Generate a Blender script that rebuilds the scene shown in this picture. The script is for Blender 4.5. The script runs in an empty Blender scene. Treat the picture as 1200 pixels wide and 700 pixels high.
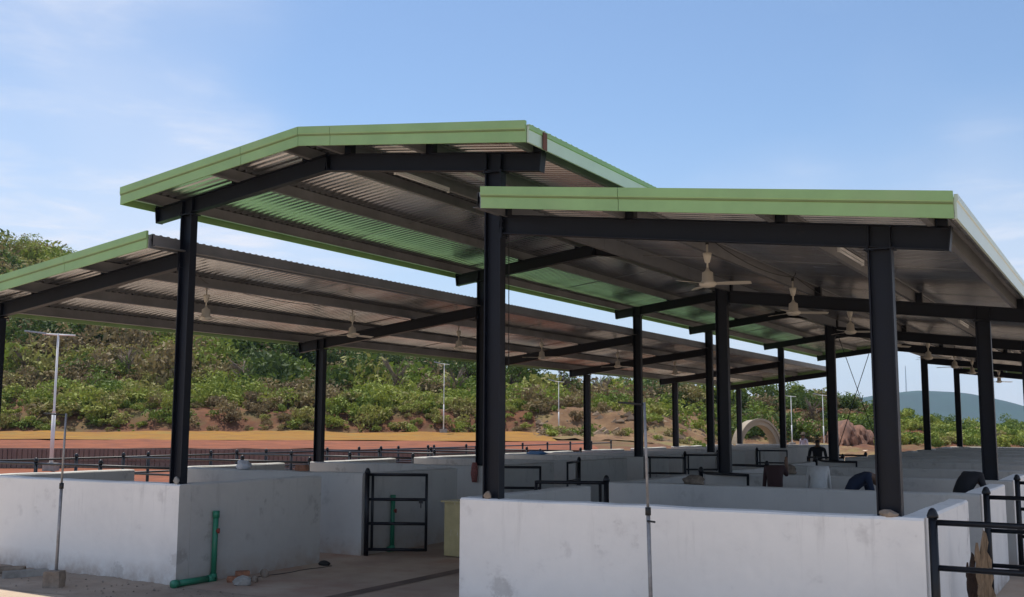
import bpy, math, random
import numpy as np
from mathutils import Vector, Matrix

# ------------------------------------------------------------------ camera, sky, sun, exposure
sc = bpy.context.scene
COL = sc.collection
YAW, PITCH, ROLL, CAMH = .5348, .1203, .004, 2.0
cy, sy = math.cos(YAW), math.sin(YAW)
FW = Vector((-sy, cy, 0)); RT = Vector((cy, sy, 0)); UP = Vector((0, 0, 1))
F3 = FW*math.cos(PITCH)+UP*math.sin(PITCH)
U3 = UP*math.cos(PITCH)-FW*math.sin(PITCH)
R3 = RT*math.cos(ROLL)+U3*math.sin(ROLL)
U3 = U3*math.cos(ROLL)-RT*math.sin(ROLL)
cam = bpy.data.cameras.new('camera')
cam.sensor_width = 36; cam.lens = 36*1224.97/1200
cam.clip_start = .1; cam.clip_end = 12000
cob = bpy.data.objects.new('camera', cam); COL.objects.link(cob)
m = Matrix((R3, U3, -F3)).transposed().to_4x4(); m.translation = (0, 0, CAMH)
cob.matrix_world = m
sc.camera = cob

SUN = Vector((-.38, .20, 1)).normalized()          # towards the sun
w = bpy.data.worlds.new('World'); sc.world = w; w.use_nodes = True
nt = w.node_tree; N = nt.nodes; L = nt.links; N.clear()
out = N.new('ShaderNodeOutputWorld'); bg = N.new('ShaderNodeBackground')
sky = N.new('ShaderNodeTexSky'); sky.sky_type = 'NISHITA'; sky.sun_disc = False
sky.sun_elevation = math.asin(SUN.z)
sky.sun_rotation = math.atan2(SUN.x, SUN.y)
sky.air_density = 1.0; sky.dust_density = .3; sky.ozone_density = 3.0
bg.inputs['Strength'].default_value = .128
# thin clouds: noise on the cloud deck, direction.xy / direction.z
tc = N.new('ShaderNodeTexCoord'); sep = N.new('ShaderNodeSeparateXYZ')
mx = N.new('ShaderNodeMath'); mx.operation = 'MAXIMUM'; mx.inputs[1].default_value = .06
comb = N.new('ShaderNodeCombineXYZ')
dx = N.new('ShaderNodeMath'); dx.operation = 'DIVIDE'; dy = N.new('ShaderNodeMath'); dy.operation = 'DIVIDE'
L.new(tc.outputs['Generated'], sep.inputs[0]); L.new(sep.outputs[2], mx.inputs[0])
L.new(sep.outputs[0], dx.inputs[0]); L.new(mx.outputs[0], dx.inputs[1])
L.new(sep.outputs[1], dy.inputs[0]); L.new(mx.outputs[0], dy.inputs[1])
L.new(dx.outputs[0], comb.inputs[0]); L.new(dy.outputs[0], comb.inputs[1])
def wnoise(scale, detail, rough, off, dist=0):
    mp = N.new('ShaderNodeMapping'); mp.inputs['Location'].default_value = off
    nz = N.new('ShaderNodeTexNoise'); nz.inputs['Scale'].default_value = scale
    nz.inputs['Detail'].default_value = detail; nz.inputs['Roughness'].default_value = rough
    nz.inputs['Distortion'].default_value = dist
    L.new(comb.outputs[0], mp.inputs[0]); L.new(mp.outputs[0], nz.inputs['Vector']); return nz
n1 = wnoise(1.5, 9, .6, (3.1, 1.3, 0), .3)
vz = N.new('ShaderNodeTexNoise'); vz.inputs['Scale'].default_value = 1.9; vz.inputs['Detail'].default_value = 3; vz.inputs['Roughness'].default_value = .45
vm = N.new('ShaderNodeMapping'); vm.inputs['Location'].default_value = (.42, 10.03, 3.46)
L.new(tc.outputs['Generated'], vm.inputs[0]); L.new(vm.outputs[0], vz.inputs['Vector'])
def ramp(src, a, b, top):
    q = N.new('ShaderNodeMapRange'); q.interpolation_type = 'SMOOTHSTEP'; q.inputs['From Min'].default_value = a; q.inputs['From Max'].default_value = b; q.inputs['To Max'].default_value = top
    L.new(src, q.inputs[0]); return q.outputs[0]
def mth(op, a, b):
    q = N.new('ShaderNodeMath'); q.operation = op; q.use_clamp = True
    for i, v in enumerate((a, b)):
        if isinstance(v, float): q.inputs[i].default_value = v
        else: L.new(v, q.inputs[i])
    return q.outputs[0]
veil = ramp(vz.outputs['Fac'], .42, .68, 1.)
wisps = mth('MULTIPLY', ramp(n1.outputs['Fac'], .42, .76, .75), veil)
cloud = mth('ADD', wisps, mth('MULTIPLY', veil, .5))
lowair = mth('SUBTRACT', .7, ramp(sep.outputs[2], -.02, .30, .7))      # pale air towards the horizon, all round
mixh = N.new('ShaderNodeMixRGB'); mixh.inputs[2].default_value = (4.2, 4.65, 5.9, 1)
L.new(lowair, mixh.inputs[0]); L.new(sky.outputs[0], mixh.inputs[1])
mixc = N.new('ShaderNodeMixRGB'); mixc.inputs[2].default_value = (6.0, 6.2, 6.9, 1)
L.new(cloud, mixc.inputs[0]); L.new(mixh.outputs[0], mixc.inputs[1])
L.new(mixc.outputs[0], bg.inputs['Color']); L.new(bg.outputs[0], out.inputs['Surface'])

sl = bpy.data.lights.new('sun', 'SUN'); sl.energy = 4.8; sl.angle = math.radians(.55); sl.color = (1, .95, .86)
so = bpy.data.objects.new('sun', sl); COL.objects.link(so)
so.rotation_euler = SUN.to_track_quat('Z', 'Y').to_euler(); so.location = (0, 0, 60)
vs = sc.view_settings; vs.view_transform = 'Standard'; vs.look = 'None'; vs.exposure = 0.17; vs.gamma = 1
vs.use_curve_mapping = False

random.seed(7); rng = np.random.default_rng(7)

# ------------------------------------------------------------------ helpers
def ld(l, d, z=0.): return Vector((l*cy-d*sy, l*sy+d*cy, z))
def tag(o, label=None, cat=None, group=None, kind=None):
    if label: o['label'] = label
    if cat: o['category'] = cat
    if group: o['group'] = group
    if kind: o['kind'] = kind
    return o
def empty(name, loc=(0, 0, 0), rz=0, **k):
    o = bpy.data.objects.new(name, None); o.empty_display_size = .2; COL.objects.link(o)
    o.location = loc; o.rotation_euler = (0, 0, rz); return tag(o, **k)
def link(name, me, parent=None, loc=None, rot=None, **k):
    o = bpy.data.objects.new(name, me); COL.objects.link(o)
    if parent: o.parent = parent
    if loc is not None: o.location = loc
    if rot is not None: o.rotation_euler = rot
    return tag(o, **k)
class MB:
    def __init__(s): s.v = []; s.f = []; s.m = []
    def add(s, vs, fs, mi=0):
        b = len(s.v); s.v += [tuple(p) for p in vs]; s.f += [tuple(i+b for i in f) for f in fs]; s.m += [mi]*len(fs); return s
    def box(s, a, b, mi=0):
        (x0, y0, z0), (x1, y1, z1) = a, b
        return s.add([(x0,y0,z0),(x1,y0,z0),(x1,y1,z0),(x0,y1,z0),(x0,y0,z1),(x1,y0,z1),(x1,y1,z1),(x0,y1,z1)],
                     [(0,3,2,1),(4,5,6,7),(0,1,5,4),(1,2,6,5),(2,3,7,6),(3,0,4,7)], mi)
    def extr(s, prof, p, q, u, v, mi=0):
        """profile [(a,b)] counter-clockwise swept from p to q; a along u, b along v"""
        p = Vector(p); q = Vector(q); u = Vector(u); v = Vector(v); n = len(prof)
        vs = [p+u*a+v*b for a, b in prof]+[q+u*a+v*b for a, b in prof]
        fs = [tuple(range(n))[::-1], tuple(range(n, 2*n))]+[(i, (i+1) % n, (i+1) % n+n, i+n) for i in range(n)]
        if (q-p).dot(u.cross(v)) < 0: fs = [f[::-1] for f in fs]
        return s.add(vs, fs, mi)
    def tube(s, pts, r, n=10, mi=0):
        pts = [Vector(p) for p in pts]; rs = r if isinstance(r, (list, tuple)) else [r]*len(pts)
        vs = []; fs = []; prev = None
        for i, p in enumerate(pts):
            t = (pts[min(i+1, len(pts)-1)]-pts[max(i-1, 0)]).normalized()
            if prev is None:
                a = t.orthogonal().normalized()
            else:
                a = (prev-t*prev.dot(t)).normalized()
            prev = a; b = t.cross(a)
            vs += [p+(a*math.cos(k*math.tau/n)+b*math.sin(k*math.tau/n))*rs[i] for k in range(n)]
        for i in range(len(pts)-1):
            fs += [(i*n+k, i*n+(k+1) % n, (i+1)*n+(k+1) % n, (i+1)*n+k) for k in range(n)]
        fs += [tuple(range(n))[::-1], tuple(range((len(pts)-1)*n, len(pts)*n))]
        return s.add(vs, fs, mi)
    def lathe(s, prof, n=16, c=(0, 0, 0), mi=0):
        vs = []; fs = []
        for r, z in prof:
            vs += [(c[0]+r*math.cos(k*math.tau/n), c[1]+r*math.sin(k*math.tau/n), c[2]+z) for k in range(n)]
        for i in range(len(prof)-1):
            fs += [(i*n+k, i*n+(k+1) % n, (i+1)*n+(k+1) % n, (i+1)*n+k) for k in range(n)]
        fs += [tuple(range(n))[::-1], tuple(range((len(prof)-1)*n, len(prof)*n))]
        return s.add(vs, fs, mi)
    def mesh(s, name, mats, smooth=False):
        me = bpy.data.meshes.new(name); me.from_pydata(s.v, [], s.f)
        for mt in (mats if isinstance(mats, (list, tuple)) else [mats]): me.materials.append(mt)
        if any(s.m): me.polygons.foreach_set('material_index', s.m)
        if smooth: me.polygons.foreach_set('use_smooth', [True]*len(s.f))
        me.update(); return me
    def build(s, name, mats, parent=None, smooth=False, loc=None, rot=None, **k):
        return link(name, s.mesh(name, mats, smooth), parent, loc, rot, **k)

def mat(name, color, rough=.6, metal=0., var=.12, scale=3., bump=0., bscale=30., col2=None, stretch=None, spec=None, mus=(.35, .7)):
    """Principled with noise-mixed colour, roughness variation and a fine bump, in object space"""
    mt = bpy.data.materials.new(name); mt.use_nodes = True
    n = mt.node_tree.nodes; l = mt.node_tree.links; p = n['Principled BSDF']
    tc = n.new('ShaderNodeTexCoord'); vec = tc.outputs['Object']
    if stretch:
        mp = n.new('ShaderNodeMapping'); mp.inputs['Scale'].default_value = stretch; l.new(vec, mp.inputs[0]); vec = mp.outputs[0]
    nz = n.new('ShaderNodeTexNoise'); nz.inputs['Scale'].default_value = scale; nz.inputs['Detail'].default_value = 8; nz.inputs['Roughness'].default_value = .62
    l.new(vec, nz.inputs['Vector'])
    c2 = col2 or tuple(max(0, c*(1-var*2)) for c in color)
    cr = n.new('ShaderNodeValToRGB'); e = cr.color_ramp.elements
    e[0].position = mus[0]; e[1].position = mus[1]; e[0].color = (*c2, 1); e[1].color = (*color, 1)
    l.new(nz.outputs['Fac'], cr.inputs[0]); l.new(cr.outputs[0], p.inputs['Base Color'])
    mr = n.new('ShaderNodeMapRange'); mr.inputs['To Min'].default_value = max(.05, rough-.1); mr.inputs['To Max'].default_value = min(1, rough+.12)
    l.new(nz.outputs['Fac'], mr.inputs[0]); l.new(mr.outputs[0], p.inputs['Roughness'])
    p.inputs['Metallic'].default_value = metal
    if spec is not None: p.inputs['Specular IOR Level'].default_value = spec
    if bump:
        nb = n.new('ShaderNodeTexNoise'); nb.inputs['Scale'].default_value = bscale; nb.inputs['Detail'].default_value = 6; l.new(vec, nb.inputs['Vector'])
        bp = n.new('ShaderNodeBump'); bp.inputs['Strength'].default_value = bump; bp.inputs['Distance'].default_value = .02
        l.new(nb.outputs['Fac'], bp.inputs['Height']); l.new(bp.outputs[0], p.inputs['Normal'])
    return mt
def add_layer(mt, color, scale, lo, hi, vec='Object', amount=1., stretch=None, zband=None):
    """mix a second colour over a material's base colour where a noise runs high (stains, dust, moss)"""
    n = mt.node_tree.nodes; l = mt.node_tree.links; p = n['Principled BSDF']
    src = p.inputs['Base Color'].links[0].from_socket
    tc = n.new('ShaderNodeTexCoord'); v = tc.outputs[vec]
    if stretch:
        mp = n.new('ShaderNodeMapping'); mp.inputs['Scale'].default_value = stretch; l.new(v, mp.inputs[0]); v = mp.outputs[0]
    nz = n.new('ShaderNodeTexNoise'); nz.inputs['Scale'].default_value = scale; nz.inputs['Detail'].default_value = 7; nz.inputs['Roughness'].default_value = .65
    l.new(v, nz.inputs['Vector'])
    mr = n.new('ShaderNodeMapRange'); mr.inputs['From Min'].default_value = lo; mr.inputs['From Max'].default_value = hi; mr.inputs['To Max'].default_value = amount
    l.new(nz.outputs['Fac'], mr.inputs[0]); fac = mr.outputs[0]
    if zband:
        sp = n.new('ShaderNodeSeparateXYZ'); l.new(tc.outputs[vec], sp.inputs[0])
        zr = n.new('ShaderNodeMapRange'); zr.inputs['From Min'].default_value = zband[0]; zr.inputs['From Max'].default_value = zband[1]
        l.new(sp.outputs[2], zr.inputs[0]); mu = n.new('ShaderNodeMath'); mu.operation = 'MULTIPLY'
        l.new(zr.outputs[0], mu.inputs[0]); l.new(fac, mu.inputs[1]); fac = mu.outputs[0]
    mix = n.new('ShaderNodeMixRGB'); mix.inputs[2].default_value = (*color, 1)
    l.new(fac, mix.inputs[0]); l.new(src, mix.inputs[1]); l.new(mix.outputs[0], p.inputs['Base Color'])
    return mt
M = {}
M['steel'] = mat('steel_paint', (.0045, .007, .015), .5, var=.2, scale=5, spec=.3)
add_layer(M['steel'], (.04, .037, .037), 9, .62, .8, amount=.4)
M['pipe'] = mat('black_pipe_paint', (.009, .011, .017), .4, var=.2, scale=6, spec=.4)
M['green'] = mat('green_sheet', (.28, .46, .19), .42, var=.10, scale=1.6, bump=.06, bscale=2.2)
add_layer(M['green'], (.33, .36, .22), 2.2, .5, .85, amount=.35)
M['lip_shade'] = mat('fascia_lip_shadow', (.17, .23, .08), .5, var=.1)  # olive tone paints in the shadow line beneath the fascia's step
M['pale'] = mat('pale_trim', (.56, .66, .56), .3, var=.08, scale=1.5)
M['galv'] = mat('galvanised_underside', (.46, .47, .49), .22, metal=.9, var=.14, scale=.8, stretch=(1, 3, 1), bump=.05, bscale=4)
M['purlin'] = mat('galvanised_purlin', (.27, .27, .28), .5, metal=.55, var=.15, scale=2)
M['flash'] = mat('grey_flashing', (.20, .21, .23), .45, metal=.3, var=.12)
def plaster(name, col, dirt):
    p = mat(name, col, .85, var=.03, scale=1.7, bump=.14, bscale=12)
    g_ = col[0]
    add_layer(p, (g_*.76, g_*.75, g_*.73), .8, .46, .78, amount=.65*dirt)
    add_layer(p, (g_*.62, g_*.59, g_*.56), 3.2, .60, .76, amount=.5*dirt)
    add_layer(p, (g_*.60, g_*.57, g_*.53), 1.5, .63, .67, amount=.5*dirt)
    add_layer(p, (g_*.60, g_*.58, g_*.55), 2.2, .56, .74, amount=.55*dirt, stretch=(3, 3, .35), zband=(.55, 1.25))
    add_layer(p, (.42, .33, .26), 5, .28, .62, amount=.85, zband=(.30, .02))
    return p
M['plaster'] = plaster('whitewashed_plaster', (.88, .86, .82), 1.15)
M['shade_plaster'] = plaster('shaded_grey_plaster', (.55, .54, .51), 1.3)  # darker copy of the plaster; shade under the roofs is put into its colour
M['cement'] = mat('grey_cement', (.42, .40, .37), .9, var=.2, scale=6, bump=.3)
M['stone'] = mat('field_stone', (.38, .31, .25), .9, var=.25, scale=8, bump=.4)
M['brick'] = mat('red_brick', (.42, .19, .11), .9, var=.25, scale=14, bump=.3)
M['pvc'] = mat('green_pvc', (.03, .22, .13), .35, var=.1)
M['red'] = mat('red_tap', (.25, .04, .03), .5)
M['ochre'] = mat('ochre_paint', (.60, .51, .26), .5, var=.1, scale=5)
add_layer(M['ochre'], (.75, .75, .68), 7, .63, .68, stretch=(6, 6, .6))
M['ivory'] = mat('ivory_enamel', (.58, .54, .46), .4, var=.06)
M['white'] = mat('white_enamel', (.78, .78, .78), .4, var=.05)
M['zinc'] = mat('zinc_pipe', (.36, .36, .37), .5, metal=.4, var=.2, scale=12)
M['wood'] = mat('old_wood', (.46, .32, .20), .85, var=.3, scale=9, bump=.6, bscale=20, stretch=(4, 4, .5))
M['bark'] = mat('dark_bark', (.09, .055, .04), .9, var=.3, scale=10, bump=.6)
M['rag'] = mat('red_rag', (.38, .14, .12), .9, var=.3, scale=30)
M['sack'] = mat('jute_sack', (.26, .21, .16), .95, var=.35, scale=10, bump=.5, bscale=60)
M['bag'] = mat('pale_plastic_bag', (.62, .63, .66), .4, var=.15, scale=8)
M['blue'] = mat('blue_sheet', (.07, .20, .42), .5, var=.2)
M['tape'] = mat('dark_rubber', (.02, .02, .02), .6)
M['skin'] = mat('skin', (.16, .085, .05), .6)
M['hair'] = mat('hair', (.012, .01, .01), .6)
M['c_black'] = mat('black_cloth', (.018, .018, .022), .9)
M['c_brown'] = mat('maroon_cloth', (.055, .025, .025), .9)
M['c_navy'] = mat('navy_cloth', (.018, .028, .06), .9)
M['c_white'] = mat('white_cloth', (.62, .62, .60), .9)
M['c_grey'] = mat('grey_cloth', (.15, .15, .16), .9)
M['c_lilac'] = mat('lilac_cloth', (.42, .38, .46), .9)
M['straw'] = mat('dark_hat', (.08, .06, .04), .9)

# ------------------------------------------------------------------ dimensions of the shed (fitted to the photograph)
D = 9.39; B = 7.185; SB = 5.078
X0, X1, X2, X3 = -14.396, -10.46, -5.777, -1.826
ROWS = [D, D+B, D+2*B, D+2*B+SB, D+3*B+SB, D+4*B+SB]
HC, SL, HA = 5.201, .1222, 4.232
EC, EA, OV, RD = .592, .585, .5225, .2026
XR = (X1+X2)/2; WH = 1.243
WL, WR, W0 = -10.30, -6.112, -1.542
YF = D-OV; YE = ROWS[-1]+OV
PH = .15                                             # purlin depth
def zc(x): return HC-SL*abs(x-XR)
def zl(x): return HA-SL*(X1-x)
def zr(x): return HA-SL*(x-X2)
XCL, XCR = X1-EC-.0965, X2+EC+.0965                  # eaves
XLL, XRR = X0-EA-.0965, X3+EA+.0965
XLT, XRT = -10.60, -5.62                             # upper edges of the aisle roofs

# ------------------------------------------------------------------ ground and terrain
def sst(a, b, x):
    t = np.clip((x-a)/(b-a), 0, 1); return t*t*(3-2*t)
def fnoise(x, y, seed, oct=4, base=1.):
    r = np.random.default_rng(seed); out = 0*x; amp = 1.
    for o in range(oct):
        k = base*2**o
        for j in range(3):
            a = r.uniform(0, math.tau); ph = r.uniform(0, math.tau)
            out = out+amp*np.sin((x*math.cos(a)+y*math.sin(a))*k*r.uniform(.7, 1.3)+ph)/3
        amp *= .55
    return out
RID = np.array([(-200, 25), (-110, 25), (-91, 24.5), (-68.6, 23.2), (-57, 20.8), (-28.6, 13.6), (-11.4, 9.2), (0, 6.6), (10.3, 4.6), (20.6, 4.6),
                (26, 3.6), (33, 4.1), (39, 4.1), (44.6, 2.7), (49, 1.6), (57, .6), (75, .1), (400, 0)])
def terr(l, d):
    l = np.asarray(l, float); d = np.asarray(d, float)
    g = sst(5, 17, l-(d-60)*.12)                      # 0 = left hill with terrace, 1 = right, bare quarry ground
    hr = np.interp(l, RID[:, 0], RID[:, 1])
    t1 = .89*sst(47.02, 47.4, d)+.5*np.clip((d-47)/28, 0, 1)
    bank = 1.7*sst(76.3, 80.5, d+fnoise(l, d, 3, 3, .25)*.5)
    left = t1+bank+np.maximum(hr-3.1, 0)*sst(78, 142, d)**.9
    right = hr*sst(97, 124, d+fnoise(l, d, 5, 3, .2)*2)
    z = left*(1-g)+right*g
    far = sst(80, 95, d)
    z = z+far*fnoise(l, d, 11, 4, .09)*.8*np.clip(hr/6, .05, 1)
    z = z+sst(64, 70, d)*(1-sst(118, 130, d))*(.10+.22*sst(2, 8, l)*(1-sst(34, 44, l)))*fnoise(l, d, 51, 4, .9)
    return z*(1-sst(170, 330, d)*.6)
def grid_mesh(name, us, vs, zf, mats, smooth=True):
    U, V = np.meshgrid(us, vs, indexing='ij'); Z = zf(U, V)
    X = U*cy-V*sy; Y = U*sy+V*cy
    P = np.stack([X, Y, Z], -1).reshape(-1, 3); nu, nv = len(us), len(vs)
    idx = np.arange(nu*nv).reshape(nu, nv)
    Fc = np.stack([idx[:-1, :-1], idx[1:, :-1], idx[1:, 1:], idx[:-1, 1:]], -1).reshape(-1, 4)
    return raw_mesh(name, P, Fc, mats, smooth)
def raw_mesh(name, P, Fc, mats, smooth=False, attr=None):
    k = Fc.shape[1]; me = bpy.data.meshes.new(name)
    me.vertices.add(len(P)); me.vertices.foreach_set('co', np.ascontiguousarray(P, np.float32).ravel())
    me.loops.add(Fc.size); me.loops.foreach_set('vertex_index', np.ascontiguousarray(Fc, np.int32).ravel())
    me.polygons.add(len(Fc)); me.polygons.foreach_set('loop_start', np.arange(0, Fc.size, k, dtype=np.int32))
    if smooth: me.polygons.foreach_set('use_smooth', np.ones(len(Fc), bool))
    for mt in (mats if isinstance(mats, (list, tuple)) else [mats]): me.materials.append(mt)
    if attr is not None:
        a = me.attributes.new('tint', 'FLOAT', 'FACE'); a.data.foreach_set('value', np.ascontiguousarray(attr, np.float32))
    me.update(); me.validate(); return me

M['soil'] = mat('bare_ground', (.56, .46, .36), .95, var=.1, scale=.35, bump=.5, bscale=9, col2=(.44, .34, .25))
add_layer(M['soil'], (.34, .17, .10), .12, .5, .7, amount=.6)
add_layer(M['soil'], (.30, .23, .17), 6, .58, .7, amount=.5)
M['terrace'] = mat('hill_soil', (.19, .085, .045), .95, var=.2, scale=.8, bump=1., bscale=3, col2=(.09, .04, .025))
add_layer(M['terrace'], (.13, .115, .05), .25, .45, .65, amount=.8)
M['redsoil'] = mat('red_soil', (.27, .095, .05), .95, var=.2, scale=.8, bump=.9, bscale=4, col2=(.16, .06, .036))
M['slope'] = mat('bare_slope', (.25, .155, .085), .95, var=.2, scale=.7, bump=1., bscale=3.5, col2=(.11, .06, .034))
add_layer(M['slope'], (.17, .15, .06), .35, .5, .62, amount=.7)
M['sand'] = mat('dry_grass_strip', (.31, .16, .028), .95, var=.12, scale=.8, bump=.8, bscale=5, col2=(.21, .105, .03))
add_layer(M['sand'], (.20, .16, .05), .5, .52, .66, amount=.6)
M['drystrip'] = mat('dry_grass_olive', (.36, .31, .12), .95, var=.15, scale=.8, bump=.5, bscale=6)
M['floor'] = mat('dusty_concrete', (.54, .44, .34), .8, var=.12, scale=.9, bump=.15, bscale=12, col2=(.36, .26, .20))
add_layer(M['floor'], (.36, .18, .12), .5, .5, .66, amount=.7)
M['drain'] = mat('drain_cover', (.20, .14, .11), .8, var=.2, scale=4)

for k_ in ('soil', 'terrace', 'redsoil', 'slope', 'sand', 'plaster', 'shade_plaster', 'stone', 'cement'):
    M[k_].node_tree.nodes['Principled BSDF'].inputs['Specular IOR Level'].default_value = .12
R = 4000.
g = MB(); st = [-R, -600, -150, -60, -30, -15, 0, 15, 30, 60, 150, 600, R]
gv = [(x, y, -.002) for x in st for y in st]; nn = len(st)
g.add(gv, [(i*nn+j, (i+1)*nn+j, (i+1)*nn+j+1, i*nn+j+1) for i in range(nn-1) for j in range(nn-1)])
g.build('ground', M['soil'], kind='structure')
us = np.concatenate([np.linspace(-260, -110, 16)[:-1], np.linspace(-110, 80, 191), np.linspace(80, 330, 20)[1:]])
vsd = np.concatenate([[46.9, 47.02, 47.2, 47.4], np.linspace(48, 75, 16), np.linspace(75.6, 84, 15), np.linspace(85.5, 150, 44), np.linspace(155, 330, 24)])
def terr_s(l, d): return terr(l, d)-.05
hs = link('hillside', grid_mesh('hillside', us, vsd, terr_s, [M['terrace']]), kind='structure')
# strips lying on the terrace: red earth above the block wall, then the yellow dry strip
link('red_earth_verge', grid_mesh('red_earth_verge', np.linspace(-110, 4, 115), np.linspace(47.35, 57.5, 11), lambda l, d: terr(l, d)+.03+.05*fnoise(l, d, 8, 3, 1.2), [M['redsoil']]), kind='structure')
link('dry_grass_verge', grid_mesh('dry_grass_verge', np.linspace(-110, 2.5, 115), np.linspace(57.5, 75.0, 16), lambda l, d: terr(l, d)+.05+.025*fnoise(l, d, 9, 3, 1.), [M['sand']]), kind='structure')
link('red_earth_ground', grid_mesh('red_earth_ground', np.linspace(-60, 3, 64), np.linspace(30, 46.6, 20), lambda l, d: .006+.05*np.clip(fnoise(l, d, 18, 3, 1.3), 0, 1), [M['redsoil']]), kind='structure')

link('bare_slope', grid_mesh('bare_slope', np.linspace(1.5, 30, 115), np.linspace(62, 121, 120), lambda l, d: terr(l, d)+.10*sst(1.5, 4, l)*(1-sst(25, 30, l))*sst(62, 66, d)*(1-sst(114, 121, d))-.02+.12*fnoise(l, d, 52, 3, 2.2), [M['slope']], smooth=False), kind='structure')
# shed floor, passage drain
fl = MB(); fl.add([(X0-.3, D-.1, .004), (W0-.02, D-.1, .004), (W0-.02, YE, .004), (X0-.3, YE, .004)], [(0, 1, 2, 3)])
flo = fl.build('shed_floor', M['floor'], kind='structure')
fl = MB(); fl.add([(-8.22, D-.1, .008), (-8.0, D-.1, .008), (-8.0, YE, .008), (-8.22, YE, .008)], [(0, 1, 2, 3)])
fl.build('drain_strip', M['drain'], flo)

# ------------------------------------------------------------------ the shed
shed = empty('livestock_shed', (XR, D, 0), label='open black steel market shed with three green corrugated roofs over white pens', cat='shed')
SO = Vector((XR, D, 0))
def part(mb, name, mats, parent=shed, smooth=False):
    mb.v = [(p[0]-SO.x, p[1]-SO.y, p[2]) for p in mb.v]
    return mb.build(name, mats, parent, smooth)
def ipro(dep, wid, tf=.011, tw=.008):
    a = dep/2; b = wid/2; t = tw/2
    return [(-a, -b), (-a+tf, -b), (-a+tf, -t), (a-tf, -t), (a-tf, -b), (a, -b), (a, b), (a-tf, b), (a-tf, t), (-a+tf, t), (-a+tf, b), (-a, b)]
def column(x, y, ztop):
    mb = MB(); mb.extr(ipro(.2, .11, .014, .01), (x, y, 0.0), (x, y, ztop), (1, 0, 0), (0, 1, 0))
    mb.box((x-.125, y-.08, ztop-.002), (x+.125, y+.08, ztop+.012))
    return part(mb, 'column', M['steel'])
def rafter(xa, za, xb, zb, y, capa, capb):
    # za, zb are the top line
    h = RD/2; mb = MB(); d = Vector((xb-xa, 0, zb-za)).normalized(); up = Vector((-d.z, 0, d.x))
    p = Vector((xa, y, za))-up*h; q = Vector((xb, y, zb))-up*h
    mb.extr(ipro(RD, .10), p, q, up, (0, 1, 0))
    for c, pt in ((capa, p), (capb, q)):
        if c: mb.extr([(-h-.004, -.055), (h+.004, -.055), (h+.004, .055), (-h-.004, .055)], pt-d*.006, pt+d*.006, up, (0, 1, 0))
    return part(mb, 'rafter', M['steel'])
PCL = [X1-EC+.05, -9.62, XR-.33]; PCR = [2*XR-x for x in PCL]
PLL = [X0-EA+.06, -13.55, -12.05, X1-.14]; PRR = [2*XR-x for x in PLL]
def cleat(x, y, z, raf):
    mb = MB(); mb.box((x-.045, y-.05, z-.01), (x+.045, y+.042, z+PH-.01)); part(mb, 'cleat', M['steel'], raf)
for i, y in enumerate(ROWS):
    for x in (X1, X2): column(x, y, zc(x)-RD-.02)
    column(X0, y, zl(X0)-RD-.02); column(X3, y, zr(X3)-RD-.02)
    ra = rafter(X1-EC, zc(X1-EC), XR-.003, HC, y, True, True)
    for x in PCL: cleat(x, y, zc(x), ra)
    rb = rafter(XR+.003, HC, X2+EC, zc(X2+EC), y, True, True)
    for x in PCR: cleat(x, y, zc(x), rb)
    rc = rafter(X0-EA, zl(X0-EA), X1-.105, zl(X1-.105), y, True, True)
    for x in PLL: cleat(x, y, zl(x), rc)
    rd_ = rafter(X2+.105, zr(X2+.105), X3+EA, zr(X3+EA), y, True, True)
    for x in PRR: cleat(x, y, zr(x), rd_)
def joint(x, y, z0, z1, face, axis_x):
    """end plate with bolts where an aisle rafter meets a column"""
    mb = MB(); mb.box((x-.006, y-.062, z0), (x+.006, y+.062, z1)); pl = part(mb, 'end_plate', M['steel'])
    for by in (-.045, .045):
        for bz in (z0+.03, z0+.11, z1-.11, z1-.03):
            mb = MB(); mb.tube([(x+face*.006, y+by, bz), (x+face*.02, y+by, bz)], .011, 6); part(mb, 'bolt', M['steel'], pl)
for y in ROWS[:3]:
    zz = zl(X1-.105); joint(X1-.112, y, zz-RD-.05, zz+.04, -1, True)
    zz = zr(X2+.105); joint(X2+.112, y, zz-RD-.05, zz+.04, 1, True)
    for x, zf in ((X0, zl), (X1, zc), (X2, zc), (X3, zr)):
        zt = zf(x)
        for sx in (-.09, .09):                        # web stiffeners above the column flanges
            mb = MB(); mb.box((x+sx-.004, y-.049, zf(x+sx)-RD+.008), (x+sx+.004, y+.049, zf(x+sx)-.012)); part(mb, 'stiffener', M['steel'])
        for sx in (-.095, .095):
            mb = MB(); mb.tube([(x+sx, y-.068, zt-RD-.03), (x+sx, y-.068, zt-RD+.03)], .010, 6); part(mb, 'bolt', M['steel'])
def purlin(x, z, side):
    # Z section, flange turned towards 'side'
    a = .055*side; mb = MB(); t = .003*side
    prof = [(0, 0), (a, 0), (a, .018), (a-t, .018), (a-t, .003), (t, .003), (t, PH), (-a+t, PH), (-a+t, PH-.018), (-a, PH-.018), (-a, PH+.003), (0, PH+.003)]
    prof = [(u, v-.002) for u, v in prof]
    mb.extr(prof, (x, YF+.03, z), (x, YE-.03, z), (1, 0, 0), (0, 0, 1)); part(mb, 'purlin', M['purlin'])
for x in PCL: purlin(x+.05, zc(x+.05), 1)
for x in PCR: purlin(x-.05, zc(x-.05), -1)
for x in PLL: purlin(x+.05, zl(x+.05), 1)
for x in PRR: purlin(x-.05, zr(x-.05), -1)
# sag rods between purlins (thin dark lines seen on the underside)
rods = []
for i in range(5):
    ym = (ROWS[i]+ROWS[i+1])/2
    for zf, xs in ((zc, PCL), (zc, PCR), (zl, PLL), (zr, PRR)):
        mb = MB()
        mb.tube([(x, ym, zf(x)+PH*.55) for x in (min(xs), max(xs))], .005, 6); part(mb, 'sag_rod', M['purlin'])
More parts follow.
